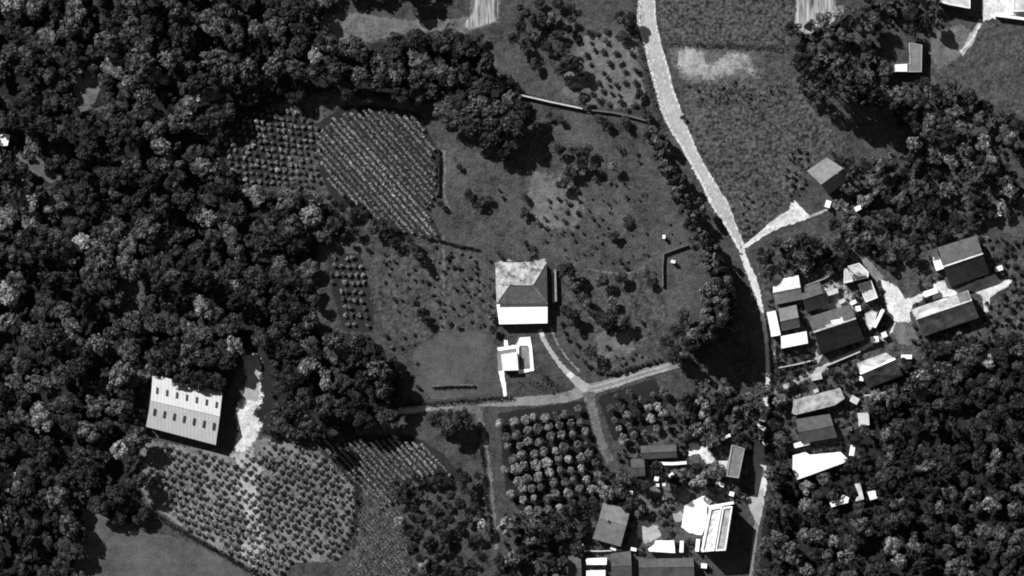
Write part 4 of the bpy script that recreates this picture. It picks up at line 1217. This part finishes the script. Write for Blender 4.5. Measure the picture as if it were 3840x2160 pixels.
for x, y in [(2390, 575), (2393, 607), (2345, 737), (2058, 750), (2095, 742), (2132, 760), (2166, 715), (2166, 750), (2168, 797), (2127, 793), (2082, 810), (2114, 827), (2158, 842), (2039, 816), (2019, 834),
             (2047, 853), (2225, 820), (2239, 838), (2248, 814), (1870, 711), (1884, 741), (2107, 1214), (2118, 1244), (2132, 1270), (2162, 1292), (2267, 1398), (2297, 1397), (2322, 1393), (2352, 1386),
             (2378, 1378), (2408, 1367), (2434, 1363), (2282, 1398), (2310, 1396), (2338, 1391), (2366, 1382), (2394, 1373), (2422, 1364), (2450, 1356), (2474, 1349), (2184, 1345), (2196, 1362), (2210, 1378), (2232, 1388), (2250, 1396), (2220, 1375), (2245, 1390), (2340, 1358), (2278, 1302), (2410, 1210), (2326, 980), (2345, 1000), (1475, 980), (1462, 1002), (1440, 985), (1630, 925), (1676, 968),
             (1700, 1000), (1690, 960), (1660, 1020), (1720, 1005), (1780, 980), (1790, 1000), (1476, 1122), (1450, 1260), (1470, 1300), (1510, 1262), (1500, 1300), (1530, 1395), (1540, 1410), (1570, 1450), (1745, 1090),
             (1730, 1140), (1690, 1150), (1620, 1100), (1640, 1130), (1600, 1060), (1580, 1050), (1700, 1080), (1760, 1040), (1680, 1210), (1720, 1230), (1800, 1120), (1560, 1360)]:
    add(x + random.uniform(-2, 2), y, random.uniform(7, 12), random.uniform(1.0, 1.7), 0 if random.random() < .75 else 1, "bush", "meadow_bush", "meadow")
# dark bushes of the upper paddock
scatter([(2150, 120), (2330, 110), (2385, 150), (2425, 380), (2400, 420), (2230, 400), (2190, 300)], 420, 9, 15, (9, 1, 0, 0), "paddock_bush", hk=(1.1, 1.5), k=1.25, form="bush", region="paddock")
# hedge trees between meadow and road
for x, y in [(2455, 490), (2447, 478), (2460, 530), (2483, 573), (2500, 607), (2508, 637), (2530, 667), (2535, 708), (2560, 708), (2575, 735), (2582, 760), (2624, 756), (2635, 782), (2595, 808), (2576, 797), (2600, 835),
             (2625, 860), (2650, 905), (2684, 928), (2640, 880), (2650, 950), (2684, 960), (2655, 1006), (2706, 1017), (2684, 1050), (2730, 1062), (2630, 1090), (2636, 1127), (2640, 1162), (2720, 1105), (2722, 1160), (2733, 1192)]:
    add(x, y, random.uniform(12, 17), 6.0 + (y - 480) * .010, 2 if random.random() < .7 else 3, "broad", "hedge_tree", "hedge")
for i in range(150):
    t = random.random()
    x = 2440 + (2700 - 2440) * t + random.uniform(-30, 34); y = 470 + (1090 - 470) * t
    R = random.uniform(13, 22)
    if not near(x, y, R, .55) and not blocked(x, y, R * .3):
        add(x, y, R, 6 + t * 5.5, 0 if random.random() < .65 else 1, "broad", "hedge_tree", "hedge")
# pale flowering trees that stand out in the wood
for x, y in [(70, 80), (305, 177), (390, 42), (358, 55), (430, 190), (925, 40), (930, 65), (755, 710), (575, 1165), (990, 172), (1030, 178), (640, 355), (655, 375), (470, 300), (302, 1480), (14, 1150), (195, 1640), (312, 285),
             (545, 560), (535, 690), (905, 850), (1010, 770), (1065, 930), (1155, 935), (120, 300), (1265, 870), (1290, 890), (1345, 900), (1475, 255), (1510, 270), (1290, 250), (1425, 190)]:
    add(x, y, random.uniform(10, 14), 3.0 + random.random() * 3, 3 if random.random() < .5 else 2, "broad", "woodland_tree", "wood")
for x, y, R, h in [(140, 1440, 50, 9), (110, 190, 40, 8), (110, 350, 36, 8), (800, 1050, 40, 10), (330, 1620, 44, 9), (340, 1080, 40, 8), (60, 1050, 40, 8)]:
    add(x, y, R, h, 1, "large", "woodland_tree", "wood")
# woodland on the left
scatter([(1330, -140), (1700, -140), (1640, -45), (1560, -22), (1400, -22), (1300, -25)], 300, 22, 44, (80, 20, 0, 0), "woodland_tree", hk=(1.6, 2.2), k=.6, region="wood")
scatter(WOOD, 420, 42, 58, (45, 45, 10, 0), "woodland_tree", hk=(1.4, 2.1), k=0.95, power=1.0, region="wood")
scatter(WOOD, 34000, 8, 48, (50, 40, 9.5, .5), "woodland_tree", hk=(1.4, 2.4), k=0.66, power=2.3, region="wood")
# grove of round orchard trees (lower centre) and its neighbour
def grid(poly, o, a, b, R0, R1, h0, h1, tones, kind, jit=4.0, form="orchard", region="", skip=0.05):
    for i in range(-60, 61):
        for j in range(-60, 61):
            x = o[0] + a[0] * i + b[0] * j + random.uniform(-jit, jit); y = o[1] + a[1] * i + b[1] * j + random.uniform(-jit, jit)
            if inside(x, y, poly) and random.random() > skip and not any(inside(x, y, p) for p in BUILD_POLYS):
                add(x, y, random.uniform(R0, R1), random.uniform(h0, h1), random.choices(range(4), tones)[0], form, kind, region)
grid([(1872, 1560), (2060, 1525), (2195, 1500), (2225, 1600), (2262, 1745), (2230, 1850), (2120, 1900), (1975, 1930), (1915, 1880), (1880, 1700)], (2000, 1700), (41, -8), (12, 41), 18, 25, 3.1, 3.9, (0, 8, 50, 42), "grove_tree", 8, region="grove", skip=0.02)
grid([(2255, 1505), (2460, 1432), (2520, 1450), (2500, 1640), (2300, 1655)], (2350, 1560), (40, -14), (16, 38), 16, 24, 2.8, 3.8, (5, 20, 45, 30), "grove_tree", 7, region="grove2")
scatter([(1470, 1810), (1560, 1780), (1700, 1760), (1800, 1740), (1810, 1900), (1830, 2000), (1780, 2180), (1560, 2180), (1520, 2000)], 900, 15, 28, (22, 40, 34, 4), "garden_tree", hk=(1.8, 2.4), k=.85, region="lower wood")
# small orchard by the wood, dotted plot
grid([(1235, 962), (1348, 955), (1400, 1240), (1290, 1240), (1268, 1100), (1238, 1060)], (1250, 966), (24, 1), (7, 31), 10, 12, 1.1, 1.4, (0, 0, 60, 40), "dotted_plot_bush", 2.5, "bush", "plot", 0.08)
grid([(845, 570), (855, 480), (910, 440), (1010, 405), (1130, 420), (1200, 480), (1195, 600), (1210, 715), (1075, 705), (960, 705), (855, 690)], (860, 590), (25, 3), (4, 25), 9, 12, 0.9, 1.3, (0, 4, 56, 40), "dotted_plot_bush", 3.5, "bush", "plot2", 0.08)
scatter([(1090, 700), (1200, 740), (1330, 740), (1480, 890), (1400, 930), (1300, 880)], 400, 11, 24, (35, 30, 28, 7), "garden_tree", hk=(1.8, 2.4), k=.8, region="wood edge")
# young orchard, lower left
grid([(525, 1720), (560, 1660), (640, 1670), (800, 1700), (900, 1730), (960, 1680), (1010, 1650), (1180, 1690), (1320, 1830), (1320, 1940), (1270, 2080), (1100, 2090), (990, 2170), (900, 2095), (700, 1975), (570, 1885), (515, 1800)],
     (800, 1850), (28, 11), (10, 31), 8.5, 11.5, 2.2, 2.9, (12, 38, 40, 10), "young_orchard_tree", 1.5, region="orchard", skip=0.05)
for t in TREES:
    if t["kind"] == "young_orchard_tree" and seg_dist(t["x"], t["y"], (560, 1880), (960, 2140)) < 120:
        t["tone"] = 3; t["R"] += 1.0
# gardens and woods on the right
for poly, n, t in [([(2975, 110), (3150, 40), (3300, -40), (3500, -40), (3510, 60), (3560, 100), (3470, 120), (3420, 140), (3340, 110), (3270, 150), (3340, 260), (3350, 320), (3480, 300), (3560, 330), (3900, 450), (3900, 780),
                     (3640, 830), (3590, 880), (3480, 900), (3440, 980), (3340, 1010), (3250, 960), (3160, 900), (3250, 840), (3360, 780), (3400, 640), (3330, 590), (3400, 510), (3340, 430), (3200, 340), (3050, 400), (2990, 330)], 3200, (36, 46, 17, 1)),
                   ([(2900, 910), (3080, 900), (3200, 940), (3170, 990), (3000, 1030), (2890, 1040), (2830, 960)], 130, (45, 40, 14, 1)),
                   ([(3180, 620), (3330, 600), (3400, 640), (3370, 790), (3230, 850), (3110, 850), (3130, 770)], 330, (40, 42, 16, 2)),
                   ([(3270, 1460), (3480, 1290), (3900, 1240), (3900, 2240), (2880, 2240), (2890, 1960), (2990, 1810), (3090, 1790), (3200, 1720), (3200, 1620)], 4200, (46, 42, 12, .5)),
                   ([(2730, 1430), (2860, 1390), (2930, 1330), (2945, 1690), (2890, 1720), (2810, 1660), (2640, 1630), (2560, 1650), (2490, 1640), (2540, 1480)], 1000, (48, 38, 13, 1)),
                   ([(2880, 1720), (2960, 1770), (2980, 1830), (2900, 2200), (2840, 2200), (2870, 1960)], 500, (44, 40, 15, 1)),
                   ([(1880, 1930), (2130, 1890), (2220, 1980), (2150, 2080), (2130, 2200), (1850, 2200)], 700, (50, 36, 12, 2)),
                   ([(2260, 1760), (2420, 1800), (2400, 1900), (2300, 1890), (2210, 1930), (2150, 1910)], 300, (40, 40, 18, 2)),
                   ([(2450, 1750), (2700, 1760), (2720, 1880), (2640, 1840), (2540, 1880), (2450, 1820)], 300, (30, 40, 22, 8))]:
    scatter(poly, int(n * 1.4), 8, 36, t, "garden_tree", hk=(1.7, 2.7), k=0.70, power=2.1, region="gardens")
scatter([(1950, 30), (2060, 0), (2170, 20), (2130, 110), (2070, 170), (1960, 190), (1900, 130)], 250, 14, 30, (60, 25, 12, 3), "garden_tree", hk=(1.6, 2.2), k=.85, region="upper meadow")
scatter([(2575, 320), (2800, 300), (2960, 320), (2940, 400), (2700, 410), (2580, 400)], 70, 3, 7, (40, 30, 30, 0), "field_bush", hk=(1.0, 1.4), k=1.2, form="bush", region="crop edge")
scatter([(2960, 560), (3040, 570), (3020, 700), (2975, 760), (2940, 700)], 90, 5, 12, (45, 35, 18, 2), "field_bush", hk=(1.2, 1.7), k=1.0, form="bush", region="crop edge")
scatter([(2760, 700), (2800, 690), (2850, 850), (2800, 900), (2770, 820)], 40, 4, 8, (45, 35, 20, 0), "field_bush", hk=(1.2, 1.7), k=1.2, form="bush", region="crop edge")
scatter([(3060, 1400), (3230, 1330), (3220, 1420), (3170, 1450), (3070, 1460)], 90, 9, 20, (50, 35, 15, 0), "garden_tree", hk=(1.6, 2.2), k=.9, region="gardens")
scatter([(2900, 1300), (3060, 1300), (3040, 1390), (2930, 1440)], 120, 8, 16, (50, 35, 15, 0), "garden_tree", hk=(1.5, 2.2), k=.9, form="orchard", region="gardens")

for poly, n in [([(2870, 1040), (3300, 1000), (3340, 1250), (3230, 1340), (3330, 1330), (3330, 1560), (3200, 1680), (2930, 1690), (2900, 1450), (2870, 1200)], 900),
                ([(2190, 1780), (2400, 1640), (2820, 1640), (2810, 1880), (2760, 1880), (2640, 2080), (2100, 2080)], 1100), ([(3460, 860), (3840, 900), (3840, 1300), (3420, 1330), (3440, 1000)], 500)]:
    scatter(poly, n, 6, 15, (52, 32, 14, 2), "garden_bush", hk=(1.2, 2.0), k=.85, form="bush", region="yards")
scatter([(1400, 950), (1560, 900), (1700, 930), (1850, 980), (1850, 1230), (1660, 1240), (1540, 1310)], 130, 4, 9, (35, 25, 40, 0), "meadow_bush", hk=(1.0, 1.5), k=1.1, form="bush", region="meadow")
scatter([(2080, 700), (2300, 640), (2450, 700), (2550, 900), (2450, 1030), (2120, 1000), (1980, 880)], 110, 4, 8, (45, 25, 30, 0), "meadow_bush", hk=(1.0, 1.5), k=1.1, form="bush", region="meadow")
scatter([(2100, 1230), (2180, 1400), (2280, 1400), (2440, 1340), (2380, 1300), (2240, 1360)], 90, 5, 10, (55, 25, 20, 0), "meadow_bush", hk=(1.1, 1.6), k=1.1, form="bush", region="meadow")

scatter([(3100, 570), (3200, 590), (3330, 600), (3330, 740), (3240, 720), (3200, 640), (3120, 600)], 400, 10, 26, (45, 40, 14, 1), "garden_tree", hk=(1.6, 2.4), k=.75, region="gardens")
# ---- labels that single each thing out
LM = {"long barn": (690, 1540), "hipped house": (1955, 1070), "rectangular pool": (1968, 1340), "smooth lawn": (1710, 1370), "striped vineyard": (1440, 700), "lower vineyard": (1420, 1730),
      "pale field wall": (2070, 383), "bare earth patch": (2680, 240), "road junction": (2785, 935), "L shaped building": (3430, 225), "crop field house": (3100, 660),
      "dark porch house": (3610, 960), "branching gravel yard": (3390, 1150), "long house": (3550, 1180), "wide dark house": (3130, 1240), "big white hall": (3080, 1740),
      "plain grey roof": (3070, 1505), "twin roofed building": (2690, 1980), "grey farmhouse": (2285, 1980), "dark stable": (2470, 1695), "round grove": (2070, 1700), "farm track": (1760, 1515),
      "barn's gravel yard": (935, 1560), "pale wood clearing": (320, 340), "left edge house": (10, 505), "lower left meadow": (600, 2090), "young orchard": (900, 1890), "top dry grass strip": (1480, 100),
      "dotted plot": (1310, 1100), "upper dotted plot": (950, 630), "grey scrub clearing": (480, 1110), "lower right corner": (3840, 2160), "upper left corner": (0, 0), "lower left corner": (0, 2160),
      "right edge middle": (3840, 1300), "walled corner yard": (3760, 30), "upper paddock": (2300, 260), "spreading tree clump": (1850, 440), "lower field": (1420, 1980), "left edge middle": (0, 1200)}
ORD = ["nearest", "second nearest", "third nearest", "fourth nearest", "fifth nearest", "sixth nearest", "seventh nearest", "eighth nearest", "ninth nearest", "tenth nearest", "eleventh nearest", "twelfth nearest"] + \
      ["%dth nearest" % k for k in range(13, 60)]
WORDS = {"woodland_tree": ("woodland tree", "tree", "trees of the left hand wood"), "garden_tree": ("garden tree", "tree", "trees among the gardens"), "shade_tree": ("tall shade tree", "tree", "tall trees casting long shadows"),
         "spreading_tree": ("spreading tree", "tree", "big spreading trees of the clump"), "meadow_tree": ("lone tree", "tree", "lone trees of the meadow"), "meadow_bush": ("small bush", "bush", "small bushes of the meadow"),
         "paddock_bush": ("round paddock bush", "bush", "dark bushes of the upper paddock"), "hedge_tree": ("hedgerow tree", "tree", "hedge trees along the road"), "grove_tree": ("round orchard tree", "tree", "round trees of the grove"),
         "dotted_plot_bush": ("planted bush", "bush", "bushes of the dotted plots"), "young_orchard_tree": ("young orchard tree", "tree", "young trees of the lower left orchard"), "garden_bush": ("garden bush", "bush", "bushes in the village yards"), "field_bush": ("field edge bush", "bush", "bushes along the crop fields")}


def sizeword(t):
    return "large" if t["R"] > 40 else "medium" if t["R"] > 25 else "small" if t["R"] > 13 else "tiny"


def direction(dx, dy):
    a = math.degrees(math.atan2(-dy, dx)) % 360
    return ["right of", "upper right of", "above", "upper left of", "left of", "lower left of", "below", "lower right of"][int((a + 22.5) // 45) % 8]


def plant_all():
    for kind in WORDS:
        ts = [t for t in TREES if t["kind"] == kind]
        infr = [t for t in ts if -t["R"] < t["x"] < 3840 + t["R"] and -t["R"] < t["y"] < 2160 + t["R"]]
        infr.sort(key=lambda t: -t["R"])
        keep = infr[:298]
        ids = {id(t) for t in keep}
        rest = [t for t in ts if id(t) not in ids]
        buckets = {}
        for t in keep:
            nm, (lx, ly) = min(LM.items(), key=lambda kv: (kv[1][0] - t["x"]) ** 2 + (kv[1][1] - t["y"]) ** 2)
            d = math.hypot(lx - t["x"], ly - t["y"])
            key = (sizeword(t), ["dark", "grey", "pale", "silvery"][t["tone"]], direction(t["x"] - lx, t["y"] - ly), nm)
            buckets.setdefault(key, []).append((d, t))
        w, cat, grp = WORDS[kind]
        parts = kind in ("woodland_tree", "garden_tree", "shade_tree", "spreading_tree", "meadow_tree", "hedge_tree")
        for (sz, tn, di, nm), L_ in buckets.items():
            L_.sort(key=lambda q: q[0])
            for k, (d, t) in enumerate(L_):
                lab = f"{sz} {tn} {w} {di} the {nm}"
                if len(L_) > 1: lab += f", {ORD[k]} of these" if len(lab.split()) < 13 else f", {ORD[k]}"
                f = t["form"]
                wp = parts and not (f in ("orchard", "bush"))
                o = put_tree(kind, t["x"], t["y"], t["R"], t["h"], t["tone"], f, wp)
                tag(o, lab, cat, grp)
        if rest:
            Q, I = [], []
            for t in rest:
                i = random.randrange(PN[t["form"]])
                s = t["R"] * S / PR[t["form"]]; sz_ = t["h"] / PH[t["form"]]
                loc = W(t["x"], t["y"], t["h"] * .8); a = random.uniform(0, 6.283)
                ca, sa = math.cos(a), math.sin(a)
                for q, mi in ((PROTO[(t["form"], i)][0], 4), (PROTO[(t["form"], i)][1], t["tone"])):
                    q = q * np.array([s, s, sz_])
                    q2 = q.copy()
                    q2[..., 0] = q[..., 0] * ca - q[..., 1] * sa + loc.x
                    q2[..., 1] = q[..., 0] * sa + q[..., 1] * ca + loc.y
                    Q.append(q2); I.append(np.full(len(q2), mi))
            Q = np.concatenate(Q); I = np.concatenate(I)
            me = quads_mesh("woodland", Q, I)
            o = link({"woodland_tree": "woodland", "garden_tree": "garden_thicket"}.get(kind, "orchard_growth"), me, LEAF + [M["bark"]])
            tag(o, {"woodland_tree": "dense low canopy of lesser trees filling the wood", "garden_tree": "thicket of lesser trees filling the gardens and far woods"}.get(kind, "remaining small trees of the plantation"), "vegetation", None, "stuff")


plant_all()


# ---- vine rows and hedges
def leaf_row(name, pts, width, h, mat, label, cat, group=None, dens=40.0, size=0.2, gap=0.0):
    P = [W(x, y) for x, y in pts]
    L_ = []
    for a, b in zip(P, P[1:]):
        d = (b - a).length
        n = max(2, int(d / (width * .55)))
        for i in range(n):
            if random.random() < gap: continue
            p = a.lerp(b, (i + random.uniform(.2, .8)) / n)
            nl = max(1, round(h / (width * .85)))
            for q_ in range(nl):
                L_.append((p.x + random.uniform(-.15, .15) * width, p.y + random.uniform(-.15, .15) * width, h * (q_ + random.uniform(.45, .62)) / nl, width * random.uniform(.42, .62)))
    if not L_: return None
    q = leaf_cloud(rng, L_, dens / (width * width) * 1.6, size)
    c = P[0].lerp(P[-1], .5)
    q[..., 2] = np.maximum(q[..., 2], 0.02)
    q -= np.array([c.x, c.y, 0])
    o = link(name, quads_mesh(name, q), mat)
    o.location = c
    tag(o, label, cat, group)
    return o


def rows(poly, d, spacing, width, h, mat, place, gap=0.0):
    """parallel rows clipped to the polygon"""
    l = math.hypot(*d); d = (d[0] / l, d[1] / l); n = (-d[1], d[0])
    cx, cy = centroid(poly)
    found = []
    k = 0
    for i in range(-60, 61):
        ox, oy = cx + n[0] * spacing * i, cy + n[1] * spacing * i
        run, best = [], []
        for s_ in range(-700, 701, 6):
            x, y = ox + d[0] * s_, oy + d[1] * s_
            if inside(x, y, poly): run.append((x, y))
            else:
                if len(run) > len(best): best = run
                run = []
        if len(run) > len(best): best = run
        best = best[random.randrange(0, 5):len(best) - random.randrange(0, 5)]
        if len(best) >= 6: found.append(best)
    found.sort(key=lambda r_: -(r_[0][0] * n[0] + r_[0][1] * n[1]))
    N_ = len(found)
    for i, r_ in enumerate(found):
        pts = [r_[0]] + [(x + random.uniform(-1, 1), y + random.uniform(-1, 1)) for x, y in r_[4:-4:5]] + [r_[-1]]
        nth = ORD2(i + 1)
        leaf_row("vine_row", pts, width, h, mat, f"{nth} vine row from the upper right side of the {place}", "vine row", f"vine rows of the {place}", gap=gap, size=.26)


def ORD2(k):
    base = ["first", "second", "third", "fourth", "fifth", "sixth", "seventh", "eighth", "ninth", "tenth", "eleventh", "twelfth"]
    if k <= 12: return base[k - 1]
    return f"{k}" + ("th" if 10 < k % 100 < 14 else {1: "st", 2: "nd", 3: "rd"}.get(k % 10, "th"))


rows([(1195, 600), (1185, 480), (1280, 410), (1400, 405), (1560, 430), (1640, 565), (1642, 730), (1600, 800), (1660, 890), (1500, 885), (1440, 850), (1350, 770), (1240, 720)], (.66, .75), 20.5, 0.82, 1.3, M["leaf_vine"], "upper vineyard")
rows([(1195, 1635), (1280, 1665), (1335, 1640), (1541, 1640), (1640, 1700), (1720, 1790), (1600, 1800), (1500, 1880), (1420, 1920), (1345, 1880), (1340, 1830), (1235, 1745)], (.68, .73), 19.5, 0.8, 1.3, M["leaf_vine"], "lower vineyard")
rows([(1345, 1890), (1430, 1930), (1500, 1890), (1535, 2000), (1555, 2180), (1310, 2180), (1335, 1980)], (.62, .78), 13, 0.5, 0.5, M["leaf_row"], "fine striped lower field")
leaf_row("field_hedge", [(2492, 160), (2600, 163), (2700, 166), (2800, 172), (2960, 184)], 1.4, 1.6, M["leaf_dark"], "low dark hedge between the crop field and the bare earth patch", "hedge")
leaf_row("road_hedge", [(2380, -20), (2376, 60), (2378, 100), (2396, 180), (2418, 270), (2438, 345), (2456, 415), (2478, 470)], 2.0, 2.8, M["leaf_dark"], "narrow dark hedge along the left side of the main road's upper end", "hedge")
leaf_row("track_hedge", [(1936, 1430), (1990, 1432), (2050, 1440), (2108, 1446)], 2.0, 3.6, M["leaf_dark"], "clipped hedge above the farm track, right of the garden path", "hedge")
leaf_row("lawn_hedge", [(1622, 1452), (1700, 1447), (1780, 1448)], 1.1, 1.3, M["leaf_dark"], "dark hedge beside the low terrace wall under the smooth lawn", "hedge")
leaf_row("track_hedge", [(1500, 1518), (1620, 1512), (1760, 1500), (1920, 1488)], 1.0, 1.3, M["leaf_dark"], "thin low hedge along the upper side of the farm track", "hedge")
leaf_row("meadow_hedge", [(1600, 895), (1660, 905), (1730, 925), (1800, 935)], 0.7, 1.0, M["leaf_dark"], "thin dark hedge line in the meadow below the upper vineyard", "hedge", gap=.15)
leaf_row("vineyard_hedge", [(1646, 560), (1648, 640), (1644, 730)], 0.7, 1.3, M["leaf_dark"], "short dark hedge down the right side of the upper vineyard", "hedge")
leaf_row("orchard_hedge", [(560, 1905), (640, 1965), (740, 2020), (860, 2090), (960, 2150), (1010, 2180)], 1.3, 2.0, M["leaf_dark"], "dark hedge between the young orchard and the lower left meadow", "hedge")
leaf_row("orchard_hedge", [(1333, 1700), (1336, 1800), (1332, 1880), (1320, 1960), (1300, 2040)], 1.2, 2.4, M["leaf_dark"], "dark upright hedge between the young orchard and the lower field", "hedge")
leaf_row("path_hedge", [(1796, 1600), (1806, 1700), (1818, 1800), (1826, 1900), (1846, 2000)], 0.9, 1.6, M["leaf_dark"], "thin dark hedge along the left side of the grove's footpath", "hedge", gap=.1)
leaf_row("yard_hedge", [(1985, 975), (2010, 950), (2000, 925), (1975, 935), (1968, 900)], 0.8, 1.4, M["leaf_dark"], "ragged hedge above the garden bed of the hipped house", "hedge", gap=.1)
leaf_row("yard_hedge", [(1862, 940), (1895, 985), (1960, 982)], 0.9, 1.6, M["leaf_dark"], "dark hedge at the upper left corner of the hipped house", "hedge", gap=.05)

print("TREES", len(TREES), {k: sum(t["kind"] == k for t in TREES) for k in WORDS})
